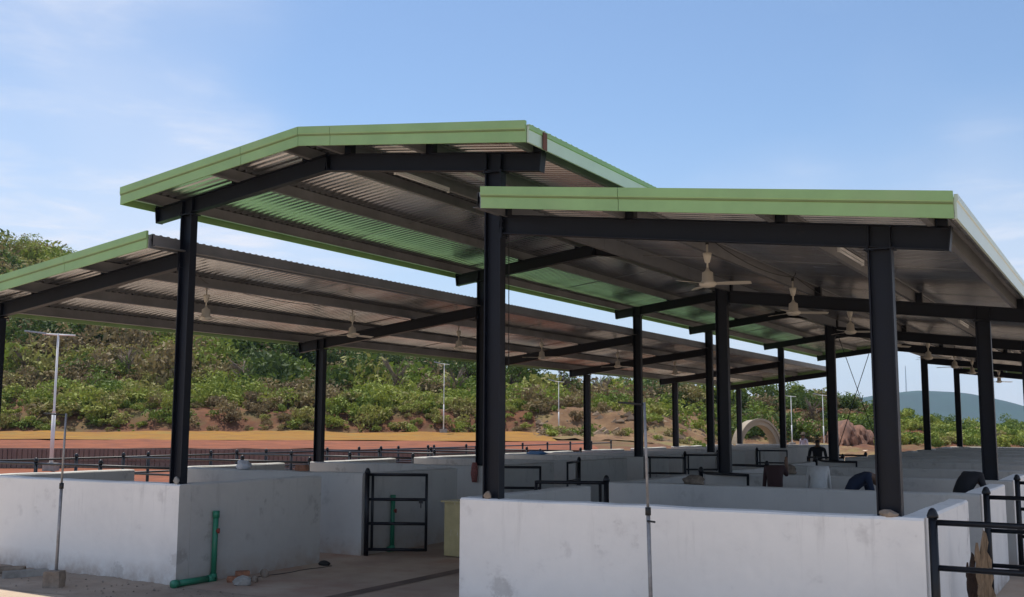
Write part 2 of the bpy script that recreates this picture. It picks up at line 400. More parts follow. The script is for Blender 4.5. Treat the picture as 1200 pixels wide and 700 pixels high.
# corrugated sheets
NS = 36; SWD = (YE-YF)/NS
def sheet_mesh(xa, za, xb, zb, ext):
    """one sheet, local y from 0 to SWD; from the high edge a to the low edge b"""
    nr = 8; p = SWD/nr; hgt = .02; ys = []; hs = []
    for r in range(nr):
        for f, hh in ((0, 0), (.40, 0), (.52, hgt), (.80, hgt), (.92, 0)):
            ys.append((r+f)*p); hs.append(hh)
    ys += [SWD-.004, SWD+.0005, SWD+.042]; hs += [0, .0065, .0065]; k = len(ys)   # laps over the next sheet
    mb = MB(); vs = []
    for dz in (.004, 0):
        for x, z in ((xa, za), (xb, zb)):
            vs += [(x, y, z+hh+dz) for y, hh in zip(ys, hs)]
    up = xb > xa
    def q(a, b, c, d, mi): mb.f.append((a, b, c, d) if up else (d, c, b, a)); mb.m.append(mi)
    mb.v = vs
    for i in range(k-1):
        q(i, k+i, k+i+1, i+1, 0)                       # top, green
        q(2*k+i, 2*k+i+1, 3*k+i+1, 3*k+i, 1)           # underside, bare metal
        q(i, i+1, 2*k+i+1, 2*k+i, 1); q(k+i, 3*k+i, 3*k+i+1, k+i+1, 0)
    return mb.mesh('roof_sheet', [M['green'], M['galv']])
SZ = PH+.004
slopes = [(XR-.002, HC+SZ, XCL-.03, zc(XCL-.03)+SZ), (XR+.002, HC+SZ, XCR+.03, zc(XCR+.03)+SZ),
          (XLT, zl(XLT)+SZ, XLL-.03, zl(XLL-.03)+SZ), (XRT, zr(XRT)+SZ, XRR+.03, zr(XRR+.03)+SZ)]
for sp in slopes:
    me = sheet_mesh(sp[0]-SO.x, sp[1], sp[2]-SO.x, sp[3], 0)
    for i in range(NS):
        link('roof_sheet', me, shed, (0, YF-D+i*SWD, random.uniform(-.0005, .0005)), (random.uniform(-.0012, .0012), 0, 0))
# ridge cap
mb = MB()
mb.extr([(-.28, -.28*SL+.0), (0, 0), (.28, -.28*SL), (.28, -.28*SL+.006), (0, .006), (-.28, -.28*SL+.006)], (XR, YF, HC+SZ+.034), (XR, YE, HC+SZ+.034), (1, 0, 0), (0, 0, 1))
part(mb, 'ridge_cap', M['green'])
# gable fascias: two-step folded profile, in lengths; joints a few mm open
FH = .222; FB = -.016
def fascia(x0, x1, zf, y, sgn):
    xa, xb = x0+.003, x1-.003; za, zb = zf(xa)+FB, zf(xb)+FB
    mb = MB()
    pr = [(0, 0), (-.020, 0), (-.020, .112), (-.030, .118), (-.030, .132), (-.034, .140), (-.034, FH), (0, FH)]
    d = Vector((xb-xa, 0, zb-za))
    p = Vector((xa, y, za)); q = Vector((xb, y, zb))
    # profile in y (out) and z, sheared along the slope
    n = len(pr); vs = [p+Vector((0, a*sgn, b)) for a, b in pr]+[q+Vector((0, a*sgn, b)) for a, b in pr]
    fs = [tuple(range(n)), tuple(range(2*n-1, n-1, -1))]+[(i, i+n, (i+1) % n+n, (i+1) % n) for i in range(n)]
    if sgn < 0: fs = [f[::-1] for f in fs]
    mb.add(vs, fs); mb.m = [1 if k in (2+3, 2+3-1+0) else 0 for k in range(len(fs))]
    mb.m = [0]*len(fs); mb.m[2+2] = 1; mb.m[2+3] = 1
    part(mb, 'fascia', [M['green'], M['lip_shade']])
for y, s in ((YF, 1), (YE, -1)):
    for a, b in ((XCL, XR-.9), (XR-.9, XR), (XR, XR+.48), (XR+.48, XCR)): fascia(a, b, zc, y, s)
    for a, b in ((XLL, -12.2), (-12.2, XLT)): fascia(a, b, zl, y, s)
    for a, b in ((XRT, -4.08), (-4.08, XRR)): fascia(a, b, zr, y, s)
# eave and upper-edge trims along the length
def trim(x, zf, side, name, mt, h, lip, thick=.02):
    n = 12; Ls = (YE-YF)/n; z = zf(x)+FB
    for i in range(n):
        a, b = YF+.001+i*Ls, YF-.001+(i+1)*Ls-.003
        mb = MB(); u = side
        pr = [(0, 0), (thick*u, 0), (thick*u, h*.70), (thick*1.5*u, h*.74), (thick*1.5*u, h), (0, h)]
        mb.extr(pr, (x, a, z), (x, b, z), (1, 0, 0), (0, 0, 1))
        mb.m = [0]*len(mb.f)
        if lip is not None:
            for k in (2+2, 2+3, 2+4): mb.m[k] = 1
        part(mb, name, [mt, lip or mt])
trim(XCL, zc, -1, 'eave_trim', M['green'], .185, None)
trim(XCR, zc, 1, 'eave_trim', M['pale'], .185, M['green'])
trim(XLL, zl, -1, 'eave_trim', M['green'], .185, None)
trim(XRR, zr, 1, 'eave_trim', M['pale'], .20, None)
trim(XLT, zl, 1, 'flashing', M['flash'], .17, None)
trim(XRT, zr, -1, 'flashing', M['flash'], .17, None)
M['oxide'] = mat('red_oxide_primer', (.16, .05, .035), .7, var=.2, scale=8)
for y in ROWS[:1]:
    mb = MB(); mb.box((XCR+.034, y-.25, zc(XCR)-.03), (XCR+.042, y-.17, zc(XCR)+.15)); part(mb, 'primed_plate', M['oxide'])
# cross bracing rods in the short bay, inner right line
for a, b in ((1.3, 4.5), (4.5, 1.3)):
    mb = MB(); mb.tube([(X2, ROWS[2]+.1, a), (X2, ROWS[3]-.1, b)], .009, 6); part(mb, 'brace_rod', M['steel'])

# ------------------------------------------------------------------ pens: white plastered walls
PY = [D+B/2, D+B, D+1.5*B, ROWS[2], ROWS[2]+SB/2, ROWS[3], ROWS[3]+B/2, ROWS[4], ROWS[4]+B/2, ROWS[5]]   # partition lines
T = .2
def wall_mesh(mb, a, b):
    """plastered wall with a slightly rounded, uneven top edge"""
    (x0, y0), (x1, y1) = a, b; lx, ly = x1-x0, y1-y0; along = 0 if lx > ly else 1
    Ln = max(lx, ly); n = max(2, int(Ln/.35)); c = .018
    vs = []; fs = []
    for i in range(n+1):
        t = i/n; j = random.uniform(-.006, .006)
        if along == 0: pr = [(y0, 0), (y0, WH-c), (y0+c, WH+j), (y1-c, WH+j+.003), (y1, WH-c), (y1, 0)]; vs += [(x0+lx*t, p, q) for p, q in pr]
        else: pr = [(x1, 0), (x1, WH-c), (x1-c, WH+j), (x0+c, WH+j+.003), (x0, WH-c), (x0, 0)]; vs += [(p, y0+ly*t, q) for p, q in pr]
    for i in range(n):
        for k in range(6): fs.append((i*6+k, (i+1)*6+k, (i+1)*6+(k+1) % 6, i*6+(k+1) % 6)[::-1])
    fs.append((0, 1, 2, 3, 4, 5)[::-1]); fs.append(tuple(n*6+k for k in range(6)))
    mb.add(vs, [f[::-1] for f in fs])
def pens(name, xa, xb, label, outer_gap):
    o = empty(name, (0, 0, 0), label=label, cat='pens')
    o.location = ((xa+xb)/2, D, 0); off = Vector(((xa+xb)/2, D, 0))
    def W(nm, a, b):
        mb = MB(); wall_mesh(mb, a, b); mb.v = [(p[0]-off.x, p[1]-off.y, p[2]) for p in mb.v]
        if nm == 'front_wall':
            if xb < -8: mb.m[-1] = 1; mb.m[-2] = 1     # the wall's end takes the shade-toned plaster of the passage side
            mb.build(nm, [M['plaster'], M['shade_plaster']], o)
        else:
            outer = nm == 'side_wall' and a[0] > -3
            mb.build(nm, M['plaster'] if outer else M['shade_plaster'], o)  # open outer sides keep the white plaster, inner walls get the shade-toned copy
    W('front_wall', (xa, D-.12), (xb, D+.08))
    y = D+.083
    for k, py in enumerate(PY):
        gap = 1.05
        W('side_wall', (xb-T, y), (xb, py-gap if k < 9 else py-gap))
        W('side_wall', (xa, y), (xa+T, py-gap))
        W('partition_wall', (xa, py-.1), (xb, py+.1))
        y = py+.103
    return o
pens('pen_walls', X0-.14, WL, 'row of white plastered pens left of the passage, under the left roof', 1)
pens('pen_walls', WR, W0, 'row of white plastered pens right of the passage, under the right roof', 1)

# ------------------------------------------------------------------ pipe gates and railings
RZ = [1.23, .855, .49, .10]
def post_mb(mb, x, y, h=1.32, r=.036):
    mb.tube([(x, y, 0), (x, y, h-.07)], r, 12)
    mb.lathe([(.045, h-.07), (.047, h-.05), (.03, h-.005), (.012, h+.012)], 12, (x, y, 0))
GO = ['nearest the camera', 'second from the camera', 'third from the camera', 'fourth from the camera', 'fifth from the camera',
      'sixth from the camera', 'seventh from the camera', 'eighth from the camera', 'ninth from the camera']
def gate(x, y, ang, ln, label, group):
    o = empty('pipe_gate', (x, y, 0), ang, label=label, cat='gate', group=group)
    mb = MB(); post_mb(mb, 0, 0); mb.build('post', M['pipe'], o, True)
    for xx in (.085, ln):
        mb = MB(); mb.tube([(xx, 0, RZ[3]-.02), (xx, 0, RZ[0]+.02)], .022, 10); mb.build('stile', M['pipe'], o, True)
    for z in RZ:
        mb = MB(); mb.tube([(.03, 0, z), (ln, 0, z)], .024, 10); mb.build('rail', M['pipe'], o, True)
    mb = MB(); mb.box((ln-.11, -.035, .80), (ln-.05, -.012, .845)); mb.tube([(ln-.08, -.03, .8), (ln-.08, -.03, .73)], .009, 6); mb.build('latch', M['pipe'], o)
    return o
rad = math.radians
# left block, passage side (hinged at the partition ends, swung open into the passage)
LA = [27, 26, -78, 20, 30, -70, 25]
for k, a in enumerate(LA):
    gate(WL+.06, PY[k]-.05, rad(a), .92, f'black pipe gate standing ajar on left pens by the passage, {GO[k]}', 'gates of the left pens')
RA = [rad(203), rad(-20), rad(170), rad(-12), rad(165), rad(172)]
for k, a in enumerate(RA):
    gate(WR-.06, PY[k]-.05, a, .95, f'black pipe gate of right pens opening on the passage, {GO[k]}', 'gates of the right pens')
def railing(pa, pb, label, group, step=1.9):
    pa = Vector((*pa, 0)); pb = Vector((*pb, 0)); ln = (pb-pa).length; n = max(1, round(ln/step)); ang = math.atan2(pb.y-pa.y, pb.x-pa.x)
    o = empty('pipe_railing', pa, ang, label=label, cat='railing', group=group)
    for i in range(n+1):
        mb = MB(); post_mb(mb, 0, 0); mb.build('post', M['pipe'], o, True, loc=(ln*i/n, 0, 0))
    for z in (1.215, .85, .47, .10):
        mb = MB(); mb.tube([(.0, 0, z), (ln, 0, z)], .024, 10); mb.build('rail', M['pipe'], o, True)
    return o
ys = [D-.06]+[p-.02 for p in PY]
for k, y in enumerate(ys[:5]):
    railing((W0+.06, y), (W0+5.6, y), f'black pipe railing running out from right pens, {GO[k]}', 'railings right of the shed')
for k, y in enumerate(ys[:7]):
    railing((X0-.22, y), (X0-5.9, y), f'black pipe railing running out from left pens, {GO[k]}', 'railings left of the shed')
railing((X0-5.98, D-2), (X0-5.98, ROWS[5]), 'long black pipe railing beyond the left pens, parallel to the shed', 'railings left of the shed', 2.0)

# ------------------------------------------------------------------ ceiling fans and tube lights
def fan_meshes():
    mb = MB()
    mb.tube([(0, 0, .10), (0, 0, .46)], .011, 8); rod = mb.mesh('down_rod', M['ivory'], True)
    mb = MB(); mb.lathe([(.012, .245), (.028, .25), (.045, .32), (.052, .36), (.012, .365)], 14); can = mb.mesh('canopy', M['ivory'], True)
    mb = MB(); mb.lathe([(.02, -.04), (.07, -.032), (.098, -.008), (.10, .018), (.068, .04), (.062, .135), (.028, .155), (.012, .19)], 18); mot = mb.mesh('motor', M['ivory'], True)
    mb = MB(); n = 7; vs = []; fs = []
    for i in range(n):
        t = i/(n-1); r = .09+.40*t; wd = (.028, .035, .055, .062, .06, .055, .035)[i]
        for zz in (0, .004): vs += [(r, -wd, .012+zz-.006*t), (r, wd, -.006+zz-.006*t)]
    for i in range(n-1):
        a = 4*i; b = 4*(i+1); fs += [(a, a+1, b+1, b), (a+2, b+2, b+3, a+3), (a, b, b+2, a+2), (a+1, a+3, b+3, b+1)]
    fs += [(0, 2, 3, 1), (4*n-4, 4*n-3, 4*n-1, 4*n-2)]
    mb.add(vs, fs); bl = mb.mesh('blade', M['ivory'])
    mb = MB(); mb.tube([(0, 0, .46), (.0, 0, .50)], .02, 8); hook = mb.mesh('hook', M['tape'])
    return rod, can, mot, bl, hook
FM = fan_meshes()
def fan(x, y, z, top, ang, label):
    o = empty('ceiling_fan', (x, y, z), ang, label=label, cat='fan', group='ceiling fans under the aisle roofs')
    for nm, me in zip(('down_rod', 'canopy', 'motor', None, 'hook'), FM):
        if nm: link(nm, me, o)
    for k in range(3): link('blade', FM[3], o, (0, 0, 0), (0, 0, k*math.tau/3))
    mb = MB(); mb.tube([(.0, 0, .48), (.015, 0, .52), (.05, .02, max(.56, top-z-.06)), (.05, .02, top-z)], .007, 6); mb.build('cable', M['tape'], o)
FX = 4.1; fy = [11.3, 14.8, 18.3, 21.9, 26.2, 30.4, 34.0, 37.6, 41.2]
FA = [.15, .5, .35, 1.0, 0.2, .8, .4, .1, .6]
for k, y in enumerate(fy):
    fan(-FX, y, 3.60, zr(-FX)+PH, FA[k], f'ivory ceiling fan under the right roof, {GO[k]}')
for k, y in enumerate(fy[:6]):
    x = 2*XR+FX; fan(x, y, 3.60, zl(x)+PH, FA[k]+.9, f'ivory ceiling fan under the left roof, {GO[k]}')
def wire(p, q, sag):
    mb = MB(); p = Vector(p); q = Vector(q); pts = []
    for i in range(9):
        t = i/8; c = p.lerp(q, t); c.z -= sag*4*t*(1-t); pts.append(c)
    mb.tube(pts, .005, 5); part(mb, 'wire', M['tape'])
for xx, zf in ((-FX+.05, zr), (2*XR+FX+.05, zl)):
    for a, b in zip(fy[:6], fy[1:7]): wire((xx, a, zf(xx)+PH*.6), (xx, b, zf(xx)+PH*.6), .10)
    wire((xx, fy[0], zf(xx)+PH*.6), (X2+.13 if xx > XR else X1-.13, D+.1, 4.15), .06)
wire((X2+.125, D+.08, 4.1), (X2+.125, D+.09, 2.6), 0.)
def tubelight(x, y, z, label):
    o = empty('tube_light', (x, y, z), 0, label=label, cat='light', group='tube lights under the roofs')
    mb = MB(); mb.box((-.02, -.6, .02), (.02, .6, .05)); mb.build('batten', M['white'], o)
    mb = MB(); mb.tube([(0, -.59, 0), (0, .59, 0)], .013, 10); mb.build('tube', M['white'], o, True)
    for e in (-.6, .585):
        mb = MB(); mb.box((-.018, e, -.018), (.018, e+.015, .022)); mb.build('end_holder', M['white'], o)
for k, y in enumerate((12.3, 21.6, 31.0)):
    x = PRR[1]-.05; tubelight(-2.72, y, zr(-2.72)+.08, f'unlit white tube light under the right roof, {GO[k]}')
for k, y in enumerate((10.9, 19.5)):
    tubelight(XR+.30, y, zc(XR+.3)-.03, f'unlit white tube light under the ridge of the tall middle roof, {GO[k]}')

# ------------------------------------------------------------------ small things round the front
def rock(name, loc, size, mt, seed, label=None, cat=None, parent=None, rz=0, sub=2, rough=.22, **k):
    import bmesh
    bm = bmesh.new(); bmesh.ops.create_icosphere(bm, subdivisions=sub, radius=1)
    r = random.Random(seed); dirs = [Vector((r.gauss(0, 1), r.gauss(0, 1), r.gauss(0, 1))).normalized() for _ in range(9)]
    cut = [r.uniform(.62, .9) for _ in dirs]
    for v in bm.verts:
        for d, c in zip(dirs, cut):
            t = v.co.dot(d)
            if t > c: v.co -= d*(t-c)
        v.co *= 1+r.uniform(-rough, rough)*.25
        v.co = Vector((v.co.x*size[0], v.co.y*size[1], max(v.co.z, -.75)*size[2]))
    zmin = min(v.co.z for v in bm.verts)
    for v in bm.verts: v.co.z -= zmin+.005
    me = bpy.data.meshes.new(name); bm.to_mesh(me); bm.free(); me.materials.append(mt)
    return link(name, me, parent, loc, (0, 0, rz), label=label, cat=cat, **k)
def pipe_stand(x, y, ztop, lean, arm, label):
    o = empty('pipe_stand', (x, y, 0), 0, label=label, cat='pipe')
    lx, ly = lean
    z0 = .0
    mb = MB(); mb.tube([(0, 0, z0), (lx*.5, ly*.5, 1.25)], .019, 10); mb.build('lower_pipe', M['zinc'], o, True)
    mb = MB(); mb.tube([(lx*.5, ly*.5, 1.25), (lx, ly, ztop)], .0135, 10); mb.build('upper_pipe', M['zinc'], o, True)
    mb = MB(); mb.tube([(lx*.5, ly*.5, 1.19), (lx*.5, ly*.5, 1.26)], .027, 10); mb.build('coupling', M['tape'], o, True)
    mb = MB(); mb.tube([(lx, ly, ztop-.02), (lx-arm*cy, ly-arm*sy, ztop)], .010, 8); mb.build('arm', M['tape'], o, True)
    return o
pipe_stand(-11.54, 8.49, 2.12, (.03, 0.0), .28, 'thin grey pipe standing in a stone block before the left white wall')
o2 = pipe_stand(-3.83, 8.95, 2.21, (-.05, 0), .24, 'thin grey pipe standing before the right white wall')
mb = MB(); mb.tube([(-.025, -.02, 1.14), (.055, -.03, 1.135)], .009, 8); mb.build('handle', M['tape'], o2, True)
# stone block at the pipe's foot
def rough_block(name, loc, sx, sy_, sz, mt, seed, rz, label, cat):
    import bmesh
    bm = bmesh.new(); bmesh.ops.create_cube(bm, size=1); bmesh.ops.subdivide_edges(bm, edges=bm.edges[:], cuts=3, use_grid_fill=True)
    r = random.Random(seed)
    for v in bm.verts:
        c = v.co; e = sum(abs(abs(a)-.5) < .01 for a in c)
        k = 1-.035*(e-1)
        v.co = Vector(((c.x*k+r.uniform(-.02, .02))*sx, (c.y*k+r.uniform(-.02, .02))*sy_, (c.z*k+.5+r.uniform(-.015, .015))*sz))
    me = bpy.data.meshes.new(name); bm.to_mesh(me); bm.free(); me.materials.append(mt)
    return link(name, me, None, loc, (0, 0, rz), label=label, cat=cat)
rough_block('stone_block', (-11.54, 8.47, -.01), .21, .19, .21, M['stone'], 3, .5, 'rough brown stone block at the foot of the left grey pipe', 'block')
o = empty('concrete_channel', (-12.62, 8.83, 0), 1.15, label='short grey hollow concrete bar on ground before the left wall', cat='concrete bar')
mb = MB(); mb.extr([(-.06, 0), (.06, 0), (.06, .085), (.03, .085), (.03, .03), (-.03, .03), (-.03, .085), (-.06, .085)], (-.27, 0, .002), (.27, 0, .002), (0, 1, 0), (0, 0, 1)); mb.build('body', M['cement'], o)
o = empty('clay_pipe', (-13.1, 8.86, 0.05), .7, label='short brown round pipe lying by the left wall at picture edge', cat='pipe')
mb = MB(); n = 14
prof = [(.052, 0), (.052, .5), (.038, .5), (.038, .02)]
vs = []; fs = []
for i, (r, xx) in enumerate(prof): vs += [(xx-.25, r*math.cos(k*math.tau/n), r*math.sin(k*math.tau/n)) for k in range(n)]
for i in range(3): fs += [(i*n+k, i*n+(k+1) % n, (i+1)*n+(k+1) % n, (i+1)*n+k) for k in range(n)]
fs += [tuple(range(n)), tuple(range(3*n, 4*n))]
mb.add(vs, fs); mb.build('body', M['stone'], o, True)
# green water pipes on the left side walls
def standpipe(y, z, h, run, label):
    o = empty('water_pipe', (WL+.05, y, z), 0, label=label, cat='pipe')
    mb = MB(); mb.tube([(0, 0, .04), (0, .01, h)], .036, 12); mb.build('riser', M['pvc'], o, True)
    mb = MB(); mb.tube([(0, .01, h-.06), (0, .01, h+.025)], .045, 12); mb.build('top_cap', M['pvc'], o, True)
    mb = MB(); mb.tube([(0, 0, .0), (0, 0, .10)], .046, 12); mb.tube([(0, .03, .042), (0, -.1, .042)], .046, 12); mb.build('elbow', M['pvc'], o, True)
    mb = MB(); mb.tube([(0, .0, h*.74), (.075, .0, h*.74)], .014, 8); mb.tube([(.062, 0, h*.74-.03), (.062, 0, h*.74+.03)], .018, 8); mb.build('tap', M['red'], o, True)
    if run:
        mb = MB(); mb.tube([(0, -.05, .045), (.02, -run, .05)], .04, 12); mb.build('ground_run', M['pvc'], o, True)
        mb = MB(); mb.tube([(.02, -run+.02, .05), (.02, -run-.06, .05)], .05, 12); mb.build('end_socket', M['pvc'], o, True)
    return o
standpipe(9.84, 0.0, .86, .62, 'green plastic water pipe rising up the left pen wall near its corner')
standpipe(13.6, 0.0, .86, 0, 'green plastic water pipe on wall behind the nearest open gate')
rough_block('brick', (-9.93, 9.93, .004), .23, .12, .075, M['brick'], 5, .4, 'broken red brick on the floor beside the green pipe', 'brick')
rough_block('brick', (-9.88, 9.98, .082), .17, .11, .06, M['brick'], 6, 1.0, 'half red brick lying on top of another by the green pipe', 'brick')
rock('stone', (-9.68, 9.78, 0), (.13, .09, .075), M['cement'], 11, 'smooth grey stone lying in front of the red bricks', 'stone', rz=.4)
rock('stone', (-9.73, 10.05, 0), (.06, .05, .06), M['stone'], 12, 'small brown stone right of the red bricks', 'stone')
rock('stone', (-9.95, 10.45, 0), (.07, .06, .07), M['stone'], 13, 'small dark stone alone by the wall past the bricks', 'stone')
rock('stone', (-10.05, 11.75, 0), (.10, .08, .05), M['tape'], 14, 'flat black lump at the far end of the left side wall', 'stone')
mb = MB(); rr = random.Random(2)
mb.tube([(-10.02+.03*math.sin(t*1.7)+.1*(t/9), 9.95+t*.2, .008) for t in range(10)], .005, 6)
mb.build('hose', M['tape'], None, True, label='thin dark hose lying along the foot of left wall', cat='hose')
# ochre cabinet in the passage
o = empty('metal_cabinet', (-8.86, 13.75, 0), -.1, label='ochre yellow metal box standing in the passage', cat='cabinet')
mb = MB(); mb.box((-.30, -.28, .02), (.32, .3, .82)); mb.build('body', M['ochre'], o)
mb = MB(); mb.box((-.345, -.315, .821), (.35, .33, .845)); mb.build('lid', M['ochre'], o)
mb = MB(); mb.box((-.28, -.288, .06), (.30, -.281, .79)); mb.build('door', M['ochre'], o)
mb = MB(); mb.box((.2, -.305, .45), (.225, -.2885, .55)); mb.build('handle', M['tape'], o)
# wood and stones
def slab(loc, rz, tilt):
    o = empty('bark_slab', loc, rz, label='split piece of weathered tree bark leaning on the right pen wall', cat='wood')
    mb = MB(); n = 12; mcols = 6; vs = []; fs = []; r = random.Random(4)
    for lay in (0, 1):
        for i in range(n+1):
            t = i/n; wd = .068*(1-.25*t**3)
            for j in range(mcols+1):
                u = j/mcols*2-1; edge = r.uniform(-.02, .02) if abs(u) > .9 else 0
                vs.append((u*wd+edge+.02*math.sin(t*5), (.05*(1-u*u)*(1 if lay else .35))+r.uniform(-.008, .008), t*1.06*(.90, .86, .78, .88, 1., .98, .90)[j]))
    K = (n+1)*(mcols+1); idx = lambda l, i, j: l*K+i*(mcols+1)+j
    for i in range(n):
        for j in range(mcols):
            fs.append((idx(1, i, j), idx(1, i, j+1), idx(1, i+1, j+1), idx(1, i+1, j))); fs.append((idx(0, i, j), idx(0, i+1, j), idx(0, i+1, j+1), idx(0, i, j+1)))
        fs.append((idx(0, i, 0), idx(1, i, 0), idx(1, i+1, 0), idx(0, i+1, 0))); fs.append((idx(0, i, mcols), idx(0, i+1, mcols), idx(1, i+1, mcols), idx(1, i, mcols)))
    for j in range(mcols):
        fs.append((idx(0, n, j), idx(1, n, j), idx(1, n, j+1), idx(0, n, j+1)))
    mb.add(vs, fs); b = mb.build('outer_wood', M['wood'], o); b.rotation_euler = (tilt, 0, 0)
    mb2 = MB(); mb2.add([(x*.7-.095, y+.03, z*.8) for x, y, z in vs], fs); b = mb2.build('bark', M['bark'], o); b.rotation_euler = (tilt, 0, 0)
slab((-1.30, 10.72, 0.004), rad(25), rad(8))
def lump(name, x, y, label, cat, mt, size, seed, z=WH, rz=0): return rock(name, (x, y, z+.004), size, mt, seed, label, cat, rz=rz)
lump('stone', X2-.02, D-.085, 'small brown stone on wall top at the foot of the middle front column', 'stone', M['stone'], (.05, .03, .05), 21)
lump('stone', X3-.0, D-.085, 'lump of mortar on wall top at the foot of the right front column', 'stone', M['stone'], (.09, .04, .04), 22)
lump('mortar_patch', X1+.06, D-.085, 'pale cement lump on wall at the foot of left front column', 'mortar', M['cement'], (.055, .03, .06), 23)
rough_block('brick', (-11.62, PY[0], WH+.006), .2, .12, .10, M['brick'], 8, .1, 'brown brick lying on the first left partition wall', 'brick')
def sackmesh(name, loc, size, mt, seed, label, cat, rz=0):
    import bmesh
    bm = bmesh.new(); bmesh.ops.create_icosphere(bm, subdivisions=3, radius=1); r = random.Random(seed)
    ph = [r.uniform(0, 6) for _ in range(6)]
    for v in bm.verts:
        c = v.co; k = 1+.12*math.sin(c.x*4+ph[0])*math.sin(c.y*5+ph[1])+.10*math.sin(c.z*6+ph[2]+c.x*3)+r.uniform(-.02, .02)
        c = c*k; v.co = Vector((c.x*size[0], c.y*size[1], max(c.z, -.55)*size[2]))
    z0 = min(v.co.z for v in bm.verts)
    for v in bm.verts: v.co.z -= z0
    me = bpy.data.meshes.new(name); bm.to_mesh(me); bm.free(); me.materials.append(mt)
    me.polygons.foreach_set('use_smooth', [True]*len(me.polygons))
    return link(name, me, None, loc, (0, 0, rz), label=label, cat=cat)
sackmesh('sack', (-4.95, PY[0], WH+.003), (.15, .09, .075), M['sack'], 31, 'small brown sack lying on the first right partition wall', 'sack')
sackmesh('sack', (-4.75, PY[1], WH+.003), (.14, .09, .09), M['sack'], 32, 'patchy grey-brown bundle lying on second right partition wall', 'sack')
sackmesh('plastic_bag', (-12.9, PY[0], WH+.003), (.15, .09, .10), M['bag'], 33, 'crumpled pale plastic bag on the first left partition wall', 'bag')
sackmesh('blue_sheet', (X0+1.1, PY[3], WH+.003), (.30, .09, .06), M['blue'], 34, 'folded blue sheet lying on a far left partition wall', 'sheet')
# rag hung on a gate post
mb = MB(); vs = []; fs = []; n = 8
for i in range(n+1):
    for j in range(6):
        a = j/6*math.tau; t = i/n; rr_ = .045+.03*math.sin(t*3.1)+.008*math.sin(a*3+i)
        vs.append((rr_*math.cos(a), rr_*.8*math.sin(a), .02+.36*(1-t)))
for i in range(n): fs += [(i*6+j, (i+1)*6+j, (i+1)*6+(j+1) % 6, i*6+(j+1) % 6) for j in range(6)]
fs += [tuple(range(6)), tuple(range(n*6+5, n*6-1, -1))]
mb.add(vs, fs); mb.build('rag', M['rag'], None, True, loc=(WL-.22, PY[1]-.15, .93), label='red and white rag hanging by the second left gate post', cat='rag')
# pebbles and crumbs before the walls
mb = MB(); r = random.Random(9)
for k in range(520):
    x = r.uniform(-15, -.5); y = D-.13-abs(r.gauss(0, .75)); s = r.uniform(.006, .022)*(1.6 if r.random() < .06 else 1)
    vs = [(x+s*r.uniform(.6, 1.2)*a, y+s*r.uniform(.6, 1.2)*b, -.002+s*.7*(c+.6)) for a, b, c in ((1,0,0),(-1,0,0),(0,1,0),(0,-1,0),(0,0,1),(0,0,-.6))]
    mb.add(vs, [(0,2,4),(2,1,4),(1,3,4),(3,0,4),(2,0,5),(1,2,5),(3,1,5),(0,3,5)])
mb.build('gravel', M['stone'], label='loose gravel and crumbs on ground before the walls', cat='gravel', kind='stuff')
M['apron'] = mat('brown_dirt', (.40, .315, .24), .95, var=.15, scale=1.5, bump=.6, bscale=14, col2=(.28, .21, .155))
add_layer(M['apron'], (.22, .16, .11), 5, .55, .7, amount=.6)
for xa, xb in ((-22., 8.),):
    n = 220; mb = MB(); vs = []; fs = []
    for i in range(n+1):
        x = xa+(xb-xa)*i/n; e = .06*math.sin(x*2.1)+.04*math.sin(x*5.7+1)+r.uniform(-.015, .015)
        vs += [(x, D-.05, .002), (x, 8.05+e, .002)]
    fs = [(2*i, 2*i+1, 2*i+3, 2*i+2) for i in range(n)]
    mb.add(vs, fs); mb.build('dirt_apron', M['apron'], kind='structure')
# dirt banked against the foot of the walls
for xa, xb in ((-19., WL), (WR, W0)):
    n = int((xb-xa)/.06); mb = MB(); vs = []; fs = []
    for i in range(n+1):
        x = xa+(xb-xa)*i/n; hh = .018+.006*math.sin(x*3.1)+.005*math.sin(x*11+1)+r.uniform(0, .014); dd = .18+.06*math.sin(x*4.3)
        vs += [(x, D-.118, max(.008, hh)), (x, D-.118-dd*.4, hh*.55), (x, D-.118-dd, -.003)]
    for i in range(n):
        for j in range(2): fs.append((i*3+j, i*3+j+1, (i+1)*3+j+1, (i+1)*3+j))
    mb.add(vs, fs); mb.build('dirt_edge', M['apron'], None, True, kind='structure')

